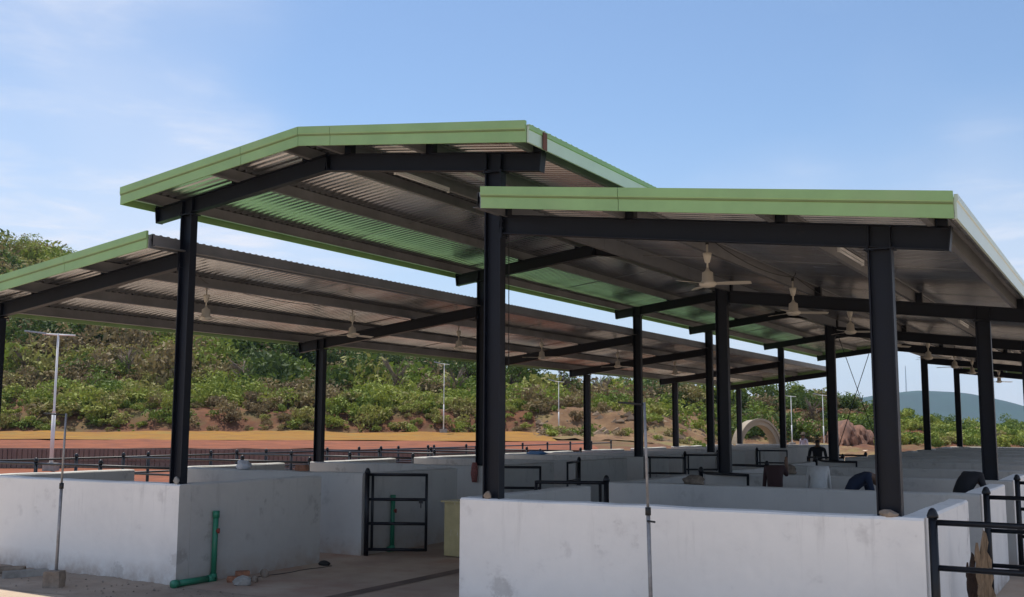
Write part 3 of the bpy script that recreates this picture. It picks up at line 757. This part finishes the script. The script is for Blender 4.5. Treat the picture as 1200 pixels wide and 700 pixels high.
# ------------------------------------------------------------------ people
def person(name, loc, rz, joints, edges, mats, label, hat=None):
    """one continuous skinned body; faces take the material of their nearest bone"""
    names = list(joints); idx = {n: i for i, n in enumerate(names)}
    me = bpy.data.meshes.new(name); me.from_pydata([joints[n][0] for n in names], [(idx[a], idx[b]) for a, b, _ in edges], [])
    o = bpy.data.objects.new(name, me); COL.objects.link(o)
    md = o.modifiers.new('skin', 'SKIN'); md.use_smooth_shade = True
    sv = me.skin_vertices[0].data
    for n in names:
        rr = joints[n][1]; sv[idx[n]].radius = rr if isinstance(rr, tuple) else (rr, rr); sv[idx[n]].use_root = n == 'pelvis'
    s2 = o.modifiers.new('sub', 'SUBSURF'); s2.levels = 1; s2.render_levels = 1
    dg = bpy.context.evaluated_depsgraph_get(); dg.update()
    m2 = bpy.data.meshes.new_from_object(o.evaluated_get(dg)); o.modifiers.clear(); o.data = m2; m2.name = name
    m2.materials.clear(); ml = []
    for mt in mats.values(): ml.append(mt); m2.materials.append(mt)
    key = list(mats)
    segs = [(Vector(joints[a][0]), Vector(joints[b][0]), key.index(c)) for a, b, c in edges]
    for p in m2.polygons:
        c = p.center; best = (9, 0)
        for a, b, k in segs:
            d = b-a; t = max(0, min(1, (c-a).dot(d)/max(d.dot(d), 1e-9))); dist = (c-(a+d*t)).length
            if dist < best[0]: best = (dist, k)
        p.material_index = best[1]; p.use_smooth = True
    o.location = loc; o.rotation_euler = (0, 0, rz)
    tag(o, label, 'person')
    return o
EDG = [('pelvis', 'waist', 'shirt'), ('waist', 'chest', 'shirt'), ('chest', 'neck', 'skin'), ('neck', 'face', 'skin'), ('face', 'crown', 'hair')]
for s in 'lr':
    EDG += [('pelvis', 'hip'+s, 'legs'), ('hip'+s, 'knee'+s, 'legs'), ('knee'+s, 'ankle'+s, 'legs'), ('ankle'+s, 'toe'+s, 'skin'),
            ('chest', 'sh'+s, 'shirt'), ('sh'+s, 'elb'+s, 'shirt'), ('elb'+s, 'wri'+s, 'skin'), ('wri'+s, 'hand'+s, 'skin'), ('wri'+s, 'thumb'+s, 'skin')]
def stand_pose():
    j = {'pelvis': ((0, 0, .93), (.15, .11)), 'waist': ((0, 0, 1.08), (.14, .10)), 'chest': ((0, .01, 1.30), (.165, .11)), 'neck': ((0, .02, 1.44), .055),
         'face': ((0, .04, 1.53), (.075, .085)), 'crown': ((0, .02, 1.62), (.07, .08))}
    for s, q in (('l', -1), ('r', 1)):
        j |= {'hip'+s: ((q*.09, 0, .86), .09), 'knee'+s: ((q*.10, .02, .48), .06), 'ankle'+s: ((q*.11, -.01, .08), .042), 'toe'+s: ((q*.13, .14, .04), .035),
              'sh'+s: ((q*.19, 0, 1.36), .06), 'elb'+s: ((q*.25, -.02, 1.08), .042), 'wri'+s: ((q*.23, .10, .86), .03), 'hand'+s: ((q*.21, .14, .78), .026), 'thumb'+s: ((q*.18, .13, .84), .013)}
    return j
def bend_pose(k=1., reach=.55, up=None, drop=0):
    """bent forward from the hips; k scales the stoop, +y is forward"""
    j = {'pelvis': ((0, -.12, .95-drop), (.16, .13)), 'waist': ((0, .02, 1.13-drop), (.15, .12)), 'chest': ((0, .24*k, 1.25-drop-.02*k), (.17, .12)), 'neck': ((0, .38*k, 1.25-drop-.06*k), .055),
         'face': ((0, .47*k, 1.21-drop-.08*k), (.075, .08)), 'crown': ((0, .56*k, 1.22-drop-.08*k), (.07, .075))}
    for s, q in (('l', -1), ('r', 1)):
        j |= {'hip'+s: ((q*.09, -.11, .86-drop), .09), 'knee'+s: ((q*.12, .06, .46-drop*.5), .06), 'ankle'+s: ((q*.13, -.05, .08), .042), 'toe'+s: ((q*.15, .10, .04), .035),
              'sh'+s: ((q*.19, .27*k, 1.22-drop), .06), 'elb'+s: ((q*.24, .36*k, .95-drop), .042), 'wri'+s: ((q*.18, .44*k, reach), .03), 'hand'+s: ((q*.16, .47*k, reach-.09), .026), 'thumb'+s: ((q*.12, .46*k, reach-.03), .013)}
    if up:
        j['elbr'] = ((.27, .20, 1.14), .05); j['wrir'] = ((.26, .26, 1.30), .04); j['handr'] = ((.25, .28, 1.38), .034); j['thumbr'] = ((.21, .27, 1.33), .016)
    return j
def mats_(shirt, legs): return {'shirt': M[shirt], 'legs': M[legs], 'skin': M['skin'], 'hair': M['hair']}
person('person', (-7.9, 30.6, 0), YAW-.45, stand_pose(), EDG, mats_('c_black', 'c_black'), 'person in dark clothes standing in the passage, seen from behind')
p2 = person('person', (-13.6, 50.2, 0), 2.6, stand_pose(), EDG, mats_('c_lilac', 'c_grey'), 'person in pale lilac shirt and wide hat beyond the far end')
mb = MB(); mb.lathe([(.19, 1.58), (.20, 1.59), (.09, 1.62), (.085, 1.70), (.03, 1.72)], 16); mb.build('hat', M['straw'], p2, True)
def bent(loc, rz, pose, mats, label, sx=.78, sz=1.12):
    o = person('person', loc, rz, pose, EDG, mats, label); o.scale = (sx, .85, sz); return o
bent((-4.52, 15.1, 0), .30, bend_pose(.55, .6, up=True), mats_('c_brown', 'c_brown'), 'stooping person in dark maroon clothes in right pens, one arm raised', .66, 1.13)
bent((-3.86, 15.0, 0), .30, bend_pose(.9, .5), mats_('c_white', 'c_white'), 'stooping person in white clothes in right pens, seen from behind', .66, 1.14)
bent((-3.42, 15.0, 0), -1.2, bend_pose(.85, .5, drop=.02), mats_('c_navy', 'c_white'), 'person in navy shirt bending to the right in right pens', .8, 1.11)
bent((-2.0, 15.0, 0), -.7, bend_pose(.75, .5), mats_('c_black', 'c_black'), 'stooping person in black beside right outer column of the second frame', .75, 1.12)

# ------------------------------------------------------------------ block wall, street lamps, arch, mast
M['blockw'] = mat('weathered_block', (.24, .165, .135), .9, var=.2, scale=1.2, bump=.4, bscale=6, col2=(.17, .115, .10))
o = empty('block_wall', ld(-30, 46.9), YAW, label='low weathered brown block wall along the foot of the hill', cat='wall')
mb = MB(); mb.box((-80, -.02, 0), (33.5, .12, .89)); mb.build('core', M['blockw'], o)
mb = MB(); r = random.Random(5); x = -80
while x < 33.3:
    ww = r.uniform(.17, .26)
    for z0, z1 in ((.02, .30), (.34, .87)):
        dp = r.uniform(.03, .06); mb.box((x, -.02-dp, z0), (x+ww-.035, -.018, z1-r.uniform(0, .03)))
    x += ww
mb.build('blocks', M['blockw'], o, kind='stuff')
mb = MB()
def lamp(l, d, h, label, two=True, s=1.):
    z = float(terr(l, d))-.05 if d > 46.5 else 0.
    o = empty('street_lamp', ld(l, d, z), YAW, label=label, cat='street lamp', group='street lamps round the yard')
    mb = MB(); mb.box((-.25, -.25, -.05), (.25, .25, .35)); mb.build('foundation', M['cement'], o)
    mb = MB(); mb.tube([(0, 0, .35), (0, 0, h*.42)], .085*s, 12); mb.build('lower_pole', M['white'], o, True)
    mb = MB(); mb.tube([(0, 0, h*.42), (0, 0, h*.44), (0, 0, h)], [.085*s, .05*s, .045*s], 12); mb.build('upper_pole', M['white'], o, True)
    mb = MB(); q = min(1, s); mb.tube([(-.7*q, 0, h-.02), (.75*q, 0, h-.08)], .04*s, 8); mb.build('arm', M['white'], o, True)
    mb = MB(); mb.extr([(-.16, -.03), (.16, -.03), (.13, .04), (-.13, .04)], (-1.45*q, 0, h+.10), (-.55*q, 0, h+.0), (0, 1, 0), (0, 0, 1)); mb.build('lamp_head', M['zinc'], o)
    if two:
        mb = MB(); mb.extr([(-.3, -.015), (.3, -.015), (.3, .015), (-.3, .015)], (-.35, 0, h+.18), (.35, 0, h+.10), (0, .9, .3), (0, -.3, .9)); mb.build('solar_panel', M['tape'], o)
        mb = MB(); mb.tube([(0, 0, h-.02), (0, 0, h+.14)], .03, 8); mb.build('bracket', M['white'], o)
    return o
lamp((67-600)/1225*44, 44, 5.75, 'white street lamp behind the left pens, near the picture edge', False, s=.95)
lamp((521-600)/1225*73, 73, 4.9, 'thin white street lamp on the dry strip left of middle front column', False, .5)
lamp((655-600)/1225*73, 73, 3.7, 'thin white street lamp on the dry strip right of middle front column', False, .5)
lamp((926-600)/1225*92, 92, 4.4, 'pale street lamp pole right of the concrete arch, nearer the arch', False, .6)
lamp((963-600)/1225*96, 96, 4.9, 'pale street lamp behind the standing person', False, .6)
# concrete arch
M['archc'] = mat('yellowed_concrete', (.36, .30, .23), .85, var=.12, scale=1.5, bump=.3)
o = empty('concrete_arch', ld((884-600)/1225*92, 92, -.1), YAW+.35, label='big half-round concrete arch standing on the ground beyond the shed', cat='arch')
mb = MB(); vs = []; fs = []; n = 28
for i in range(n+1):
    a = math.pi*i/n
    for rr_ in (2.15, 1.78):
        for yy in (-.6, .6): vs.append((rr_*math.cos(a), yy, rr_*1.22*math.sin(a)))
for i in range(n):
    a, b = 4*i, 4*i+4; fs += [(a, a+1, b+1, b), (a+2, b+2, b+3, a+3), (a, b, b+2, a+2), (a+1, a+3, b+3, b+1)]
fs += [(0, 2, 3, 1), (4*n, 4*n+1, 4*n+3, 4*n+2)]
mb.add(vs, fs); mb.build('ring', M['archc'], o)
mb = MB(); vs = []; fs = []
for i in range(n+1):
    a = math.pi*i/n
    for rr_ in (2.25, 2.10):
        for yy in (-.72, -.602): vs.append((rr_*math.cos(a), yy, rr_*1.22*math.sin(a)))
for i in range(n):
    a, b = 4*i, 4*i+4; fs += [(a, a+1, b+1, b), (a+2, b+2, b+3, a+3), (a, b, b+2, a+2), (a+1, a+3, b+3, b+1)]
fs += [(0, 2, 3, 1), (4*n, 4*n+1, 4*n+3, 4*n+2)]
mb.add(vs, fs); mb.build('rim', M['archc'], o)

# rock cuts on the right, rubble on the bare slope
M['redrock'] = mat('red_rock', (.25, .125, .08), .95, var=.25, scale=1.6, bump=1., bscale=2.5, col2=(.09, .045, .035), stretch=(1, 1, .35))
M['rubble'] = mat('rubble', (.33, .23, .15), .95, var=.25, scale=1.2, bump=.5)
def cut(px0, px1, d, h, seed, label):
    l0, l1 = (px0-600)/1225*d, (px1-600)/1225*d; r = np.random.default_rng(seed)
    us = np.linspace(0, l1-l0, 40); hs_ = np.linspace(0, 1, 9)
    P = []; 
    for i, u in enumerate(us):
        e = math.sin(math.pi*i/39)**.35
        top = h*e*(1+.14*math.sin(u*2.1+seed)+.10*math.sin(u*5.3+1))
        for t in hs_:
            jag = .35*math.sin(u*3.1+seed+t*2)+.22*math.sin(u*7.7+t*5)+.25*math.sin(u*13+t*9)*math.sin(t*7+u)+r.normal(0, .16)
            P.append((u, 2.2*t**2.2+jag, top*t-.05))
        P.append((u, 5.5, top*.9)); P.append((u, 7, -.1))
    k = 11; P = np.array(P); idx = np.arange(40*k).reshape(40, k)
    Fc = np.stack([idx[:-1, :-1], idx[1:, :-1], idx[1:, 1:], idx[:-1, 1:]], -1).reshape(-1, 4)
    o = link('rock_outcrop', raw_mesh('rock_outcrop', P, Fc, [M['redrock']]), None, ld(l0, d), (0, 0, YAW), label=label, cat='rock'); return o
cut(915, 990, 108, 2.5, 2, 'red-brown cut rock face behind the standing person')
cut(984, 1030, 100, 2.4, 6, 'red-brown rounded rock outcrop seen under the crossed rods')
mb = MB(); r = random.Random(12)
for k in range(5200):
    d = r.uniform(68, 118); px = r.uniform(628, 850); l = (px-600)/1225*d
    if r.random() < sst(790, 850, np.array(px)): continue
    s = r.uniform(.06, .2)*(2.8 if r.random() < .09 else 1); z = float(terr(l, d)); c = ld(l, d, z)
    vs = [(c.x+s*r.uniform(.5, 1.2)*a, c.y+s*r.uniform(.5, 1.2)*b, c.z+s*r.uniform(.5, 1)*e) for a, b, e in ((1,0,.1),(-.6,.8,0),(-.6,-.8,.1),(.2,.1,.9),(-.2,.3,.7),(0,0,-.5))]
    mb.add(vs, [(0,1,4),(0,4,3),(1,2,4),(2,3,4),(2,0,3),(1,0,5),(2,1,5),(0,2,5)])
mb.build('rubble', M['rubble'], label='pale brown rubble strewn over the bare hill slope', cat='rubble', kind='stuff')

# ------------------------------------------------------------------ vegetation
def leaf_mat():
    mt = bpy.data.materials.new('foliage'); mt.use_nodes = True; n = mt.node_tree.nodes; l = mt.node_tree.links; p = n['Principled BSDF']
    at = n.new('ShaderNodeAttribute'); at.attribute_name = 'tint'
    cr = n.new('ShaderNodeValToRGB'); e = cr.color_ramp.elements
    e[0].position = 0; e[0].color = (.030, .045, .018, 1); e[1].position = 1; e[1].color = (.21, .155, .085, 1)
    for pos, c in ((.3, (.075, .115, .028)), (.55, (.13, .19, .03)), (.72, (.29, .33, .06)), (.86, (.24, .19, .085))):
        q = e.new(pos); q.color = (*c, 1)
    l.new(at.outputs['Fac'], cr.inputs[0]); l.new(cr.outputs[0], p.inputs['Base Color'])
    p.inputs['Roughness'].default_value = .7; p.inputs['Specular IOR Level'].default_value = .25
    tr = n.new('ShaderNodeBsdfTranslucent'); l.new(cr.outputs[0], tr.inputs['Color'])
    ms = n.new('ShaderNodeMixShader'); ms.inputs[0].default_value = .25
    l.new(p.outputs[0], ms.inputs[1]); l.new(tr.outputs[0], ms.inputs[2]); l.new(ms.outputs[0], n['Material Output'].inputs['Surface'])
    return mt
M['leaf'] = leaf_mat()
def leaves(n, blobs, size, r, tint, tvar):
    """leaf quads spread through ellipsoid blobs; returns verts (n*4,3), tints (n)"""
    bl = np.array(blobs); w_ = bl[:, 3]*bl[:, 4]*bl[:, 5]; k = r.choice(len(bl), n, p=w_/w_.sum())
    d = r.normal(size=(n, 3)); d /= np.linalg.norm(d, axis=1, keepdims=True)
    rad_ = (r.uniform(.25, 1, n)**.45)[:, None]
    c = bl[k, :3]+d*rad_*bl[k, 3:6]
    c[:, 2] = np.maximum(c[:, 2], .02)
    nrm = d*.6+r.normal(size=(n, 3))*.7; nrm[:, 2] += .35; nrm /= np.linalg.norm(nrm, axis=1, keepdims=True)
    a = np.cross(nrm, r.normal(size=(n, 3))); a /= np.linalg.norm(a, axis=1, keepdims=True); b = np.cross(nrm, a)
    s = (size*r.uniform(.6, 1.4, n))[:, None]
    V = np.stack([c-a*s*.9, c+b*s*.38-a*s*.1, c+a*s*.9, c-b*s*.38-a*s*.1], 1).reshape(-1, 3)
    bt = r.normal(0, tvar, len(bl))[k]
    return V, np.clip(tint+bt+r.normal(0, tvar*.7, n), 0, 1)
def quads(n): return np.arange(n*4).reshape(n, 4)
def blobset(r, k, R_, H_, flat=.6):
    out_ = []
    for i in range(k):
        a = r.uniform(0, math.tau); q = R_*.65*math.sqrt(r.uniform()); s = R_*r.uniform(.3, .55)
        out_.append((q*math.cos(a), q*math.sin(a), H_*r.uniform(.3, .85)*(1-.35*q/R_), s, s, s*flat*r.uniform(.8, 1.3)))
    return out_
# undergrowth: one mass of scrub over the hill
protos = []
for i in range(10):
    r_ = np.random.default_rng(100+i); protos.append(leaves(260, blobset(r_, 7, 1., 1.1), .15, r_, 0, .05))
protos2 = []
for i in range(8):
    r_ = np.random.default_rng(200+i); protos2.append(leaves(400, blobset(r_, 10, 1., 1.1), .098, r_, 0, .05))
AV = []; AT = []
rs = np.random.default_rng(5)
def scatter(n, lo, hi, d0, d1, scale, tint, dens=None):
    for k in range(n):
        d = math.sqrt(rs.uniform(d0*d0, d1*d1)); px = rs.uniform(lo, hi); l = (px-600)/1225*d
        t = tint(px, d, l)
        if t is None: continue
        s = scale(px, d)*rs.uniform(.65, 1.35); v, tv = protos[rs.integers(10)] if s < 1.5 else protos2[rs.integers(8)]; a = rs.uniform(0, math.tau)
        ca, sa = math.cos(a), math.sin(a); z = float(terr(l, d))-.15*s; c = ld(l, d, z)
        P = np.empty_like(v); P[:, 0] = (v[:, 0]*ca-v[:, 1]*sa)*s+c.x; P[:, 1] = (v[:, 0]*sa+v[:, 1]*ca)*s+c.y; P[:, 2] = v[:, 2]*s*rs.uniform(.8, 1.3)+c.z
        AV.append(P); AT.append(np.clip(tv+t, 0, 1))
def bare(px, d): return 650 < px < 850 and d < 116-(px-640)*.02 and d > 70
def t_mid(px, d, l):
    if bare(px, d) and rs.uniform() > .16: return None
    if px > 850 and d < 106: return None
    q = float(fnoise(np.array(l), np.array(d), 21, 3, .13))
    if rs.uniform() < .24+.24*q: return rs.uniform(.82, .98)
    return np.clip((.40 if d > 102 else .52)+.26*q+rs.normal(0, .14), .05, .78)
def t_low(px, d, l):
    if bare(px, d) and rs.uniform() > .12: return None
    if px > 840: return None
    q = float(fnoise(np.array(l), np.array(d), 31, 3, .3))
    if q < -.25: return rs.uniform(.82, 1) if rs.uniform() < .45 else None
    return np.clip(.66+.12*q+rs.normal(0, .10), .3, .79)
def t_top(px, d, l): return np.clip((.68 if px < 250 else .56)+rs.normal(0, .10), .25, .78)
scatter(1000, -160, 850, 77, 93, lambda p, d: (.7 if d < 81 else 1.0)*rs.choice([.5, .8, 1.1, 1.6]), t_low)
scatter(2000, -160, 1040, 90, 142, lambda p, d: (1.65 if p < 850 else 1.1)*rs.choice([.6, .9, 1.2, 1.7]), t_mid)
scatter(480, -160, 1040, 128, 160, lambda p, d: 2.3 if p < 700 else 1.3, t_top)
scatter(260, 640, 850, 66, 116, lambda p, d: .42*rs.choice([.6, 1., 1.6]), lambda p, d, l: rs.uniform(.5, .98))
scatter(420, -160, 650, 76.5, 84, lambda p, d: .32*rs.choice([.6, 1., 1.5]), lambda p, d, l: rs.uniform(.45, .98))
scatter(440, 1000, 1330, 150, 250, lambda p, d: 2.2, lambda p, d, l: np.clip(.50+rs.normal(0, .12), .2, .78))
scatter(520, 1025, 1330, 96, 160, lambda p, d: 1.1, lambda p, d, l: np.clip(.62+rs.normal(0, .12), .2, .8))
AV = np.concatenate(AV); AT = np.concatenate(AT)
link('scrub', raw_mesh('scrub', AV, quads(len(AT)), [M['leaf']], attr=AT), label='dense green and dry brown scrub covering the hillside', cat='scrub', kind='stuff')
print('scrub quads', len(AT))
# single shrubs along the foot of the hill
ORD = ['leftmost', 'second from left', 'third from left', 'fourth from left', 'fifth from left', 'sixth from left', 'seventh from left', 'eighth from left',
       'ninth from left', 'tenth from left', 'eleventh from left', 'twelfth from left', 'thirteenth from left', 'fourteenth from left', 'fifteenth from left', 'sixteenth from left']
def shrub(l, d, R_, H_, tint, seed, label, n=700):
    r_ = np.random.default_rng(seed); z = float(terr(l, d))-.08
    o = empty('shrub', ld(l, d, z), 0, label=label, cat='shrub', group='shrubs at the foot of the hill')
    bs = blobset(r_, 9, R_, H_); V, t = leaves(n, bs, .15, r_, tint, .07)
    link('foliage', raw_mesh('foliage', V, quads(n), [M['leaf']], attr=t), o)
    mb = MB()
    for b in bs[:6]: mb.tube([(b[0]*.1, b[1]*.1, 0), (b[0]*.5, b[1]*.5, b[2]*.55), (b[0], b[1], b[2])], [.05, .035, .015], 5)
    mb.build('stem', M['bark'], o)
SH = [(14, 84, 1.5, 1.6, .65), (38, 83, 1.3, 1.5, .70), (95, 82, 1.7, 1.7, .66), (135, 84, 1.4, 1.5, .54), (165, 82, 1.3, 1.3, .62), (268, 83, 1.3, 1.5, .66), (330, 82, 1.9, 1.9, .70),
      (358, 83, 1.3, 1.4, .65), (412, 83, 1.4, 1.6, .60), (432, 81, 1.1, 1.1, .55), (482, 83, 2.2, 2.2, .68), (545, 84, 1.6, 1.8, .62), (612, 83, 2.0, 2.1, .66), (642, 84, 1.6, 1.7, .65), (676, 88, 1.2, 1.4, .67)]
for k, (px, d, R_, H_, t) in enumerate(SH):
    shrub((px-600)/1225*d, d, R_, H_, t, 300+k, f'rounded leafy green shrub at the hill foot, {ORD[k]} of the row')
# trees standing out of the scrub
def tree(l, d, H_, R_, tint, seed, label, n=2000, sparse=False):
    r_ = np.random.default_rng(seed); z = float(terr(l, d))-.1; rr = random.Random(seed)
    o = empty('tree', ld(l, d, z), 0, label=label, cat='tree', group='trees on the hill')
    k = 16 if not sparse else 12; bs = []
    for i in range(k):
        a = r_.uniform(0, math.tau); q = R_*math.sqrt(r_.uniform(0, 1))*.8; s = R_*r_.uniform(.22, .42)*(.7 if sparse else 1)
        bs.append((q*math.cos(a), q*math.sin(a), H_*(.45+.5*r_.uniform())-q*.25, s, s, s*.75))
    V, t = leaves(n if not sparse else n//2, bs, .17, r_, tint, .07)
    link('crown', raw_mesh('crown', V, quads(len(t)), [M['leaf']], attr=t), o)
    mb = MB(); bend = (rr.uniform(-.2, .2), rr.uniform(-.2, .2)); th = H_*.45
    mb.tube([(0, 0, 0), (bend[0]*.5, bend[1]*.5, th*.5), (bend[0], bend[1], th), (bend[0], bend[1], th*1.5)], [.14, .11, .08, .04], 7); tk = mb.build('trunk', M['bark'], o, True)
    mb = MB()
    for b in bs: mb.tube([(bend[0], bend[1], th*rr.uniform(.6, 1.1)), (b[0]*.6, b[1]*.6, (th+b[2])/2), (b[0], b[1], b[2])], [.05, .035, .012], 5)
    mb.build('limbs', M['bark'], tk)
TR = [(-35, 138, 3.6, 3., .72), (8, 138, 3.8, 3.4, .72), (40, 136, 3.8, 3.2, .73), (72, 138, 3.5, 2.8, .70), (98, 139, 3.2, 2.2, .64), (250, 118, 4, 2.6, .30), (300, 112, 4.5, 2.8, .34), (345, 108, 4.5, 2.6, .25),
      (450, 104, 4.2, 2.4, .22), (508, 106, 4.6, 2.6, .40), (548, 104, 4.6, 2.7, .36), (602, 96, 4.8, 2.7, .42), (625, 98, 4.6, 2.4, .46), (664, 100, 5.2, 2.3, .45), (722, 125, 3.6, 2.6, .46), (775, 128, 4.3, 3.0, .36),
      (815, 130, 3.2, 2.4, .52), (868, 124, 3.0, 2.2, .55), (895, 126, 3.2, 2.4, .5), (935, 126, 3.0, 2.4, .52), (1060, 150, 4.2, 2.6, .55), (1105, 165, 3.8, 2.8, .5), (1180, 170, 3.8, 3., .5)]
for k, (px, d, H_, R_, t) in enumerate(TR):
    nm = 'bright green tree on top of the far left hill' if k < 5 else ('dark bushy tree halfway up the hill behind the left roof' if k < 11 else ('olive green tree on the hill behind the middle columns' if k < 17 else 'green tree on the low ground behind the right pens'))
    j = k if k < 5 else (k-5 if k < 11 else (k-11 if k < 17 else k-17))
    tree((px-600)/1225*d, d, H_, R_*(1.15 if k < 5 else 1), t, 500+k, f'{nm}, {ORD[j]}', sparse=(k in (4, 13)))
def bare_tree(l, d, H_, seed, label):
    rr = random.Random(seed); z = float(terr(l, d))-.1
    o = empty('bare_tree', ld(l, d, z), 0, label=label, cat='tree', group='leafless trees on the hill')
    mb = MB(); mb.tube([(0, 0, 0), (.1, 0, H_*.3), (.0, .1, H_*.6)], [.13, .10, .05], 6); tk = mb.build('trunk', M['twig'], o, True)
    mb = MB()
    for i in range(16):
        a = rr.uniform(0, math.tau); h0 = H_*rr.uniform(.2, .6); r1 = H_*rr.uniform(.15, .4); h1 = h0+H_*rr.uniform(.2, .45)
        p = (r1*math.cos(a), r1*math.sin(a), h1); mb.tube([(0, 0, h0), (p[0]*.5, p[1]*.5, (h0+h1)*.52), p], [.06, .045, .02], 5)
        for j in range(3):
            b = a+rr.uniform(-1, 1); mb.tube([(p[0]*.55, p[1]*.55, (h0+h1)*.53), (p[0]*.6+.5*math.cos(b), p[1]*.6+.5*math.sin(b), h1+rr.uniform(-.2, .5))], [.03, .012], 4)
    mb.build('branches', M['twig'], tk)
M['twig'] = mat('dry_twigs', (.24, .18, .14), .9, var=.2, scale=6)
for k, (px, d, H_) in enumerate(((30, 92, 3.6), (150, 95, 3.2), (285, 93, 3.4), (465, 90, 4.0), (535, 91, 3.2), (705, 96, 3.0), (950, 112, 2.8))):
    bare_tree((px-600)/1225*d, d, H_, 900+k, f'leafless pale-branched tree among the hillside scrub, {ORD[k]}')

# ------------------------------------------------------------------ far blue hills with a mast, and the air between
M['farhill'] = mat('far_forest', (.022, .055, .036), .95, var=.25, scale=.012, bump=.6, bscale=.05, col2=(.016, .034, .026))
def farz(l, d):
    px = 600+1225*l/2500.
    y = np.interp(px, [700, 900, 960, 990, 1010, 1045, 1085, 1130, 1165, 1200, 1240, 1300, 1500, 2200], [497, 494, 484, 474, 467, 461, 456, 457, 464, 478, 488, 492, 470, 496])
    top = 2+(500-y)*2500/1225
    return top*np.exp(-((d-2600)/330)**2)*(1+.05*fnoise(l, d, 41, 4, .012))-1.2
link('distant_hills', grid_mesh('distant_hills', np.linspace(150, 2800, 130), np.linspace(1900, 3200, 40), farz, [M['farhill']]), kind='structure')
lm = (1061-600)/1225*2600; zb = float(farz(np.array(lm*1.0), np.array(2600.)))-2
o = empty('radio_mast', ld(lm, 2600, zb), 0, label='thin radio mast on top of the distant blue hill', cat='mast')
mb = MB()
for a in range(3):
    mb.tube([(1.6*math.cos(a*2.094), 1.6*math.sin(a*2.094), 0), (.3*math.cos(a*2.094), .3*math.sin(a*2.094), 66)], .35, 5)
mb.build('legs', M['zinc'], o)
mb = MB()
for i in range(16):
    z0 = i*4.1; s0 = 1.6-1.3*z0/66; s1 = 1.6-1.3*(z0+4.1)/66
    for a in range(3): mb.tube([(s0*math.cos(a*2.094), s0*math.sin(a*2.094), z0), (s1*math.cos((a+1)*2.094), s1*math.sin((a+1)*2.094), z0+4.1)], .16, 4)
mb.build('lattice', M['zinc'], o)
hz = MB(); hz.box((-4300, -4300, -1.5), (4300, 4300, 190))
hm = bpy.data.materials.new('air'); hm.use_nodes = True; n = hm.node_tree.nodes; n.clear()
ho = n.new('ShaderNodeOutputMaterial'); pv = n.new('ShaderNodeVolumePrincipled')
pv.inputs['Color'].default_value = (.45, .70, 1, 1); pv.inputs['Density'].default_value = .00010; pv.inputs['Anisotropy'].default_value = .2
hm.node_tree.links.new(pv.outputs[0], ho.inputs['Volume'])
hz.build('haze', hm, kind='stuff')
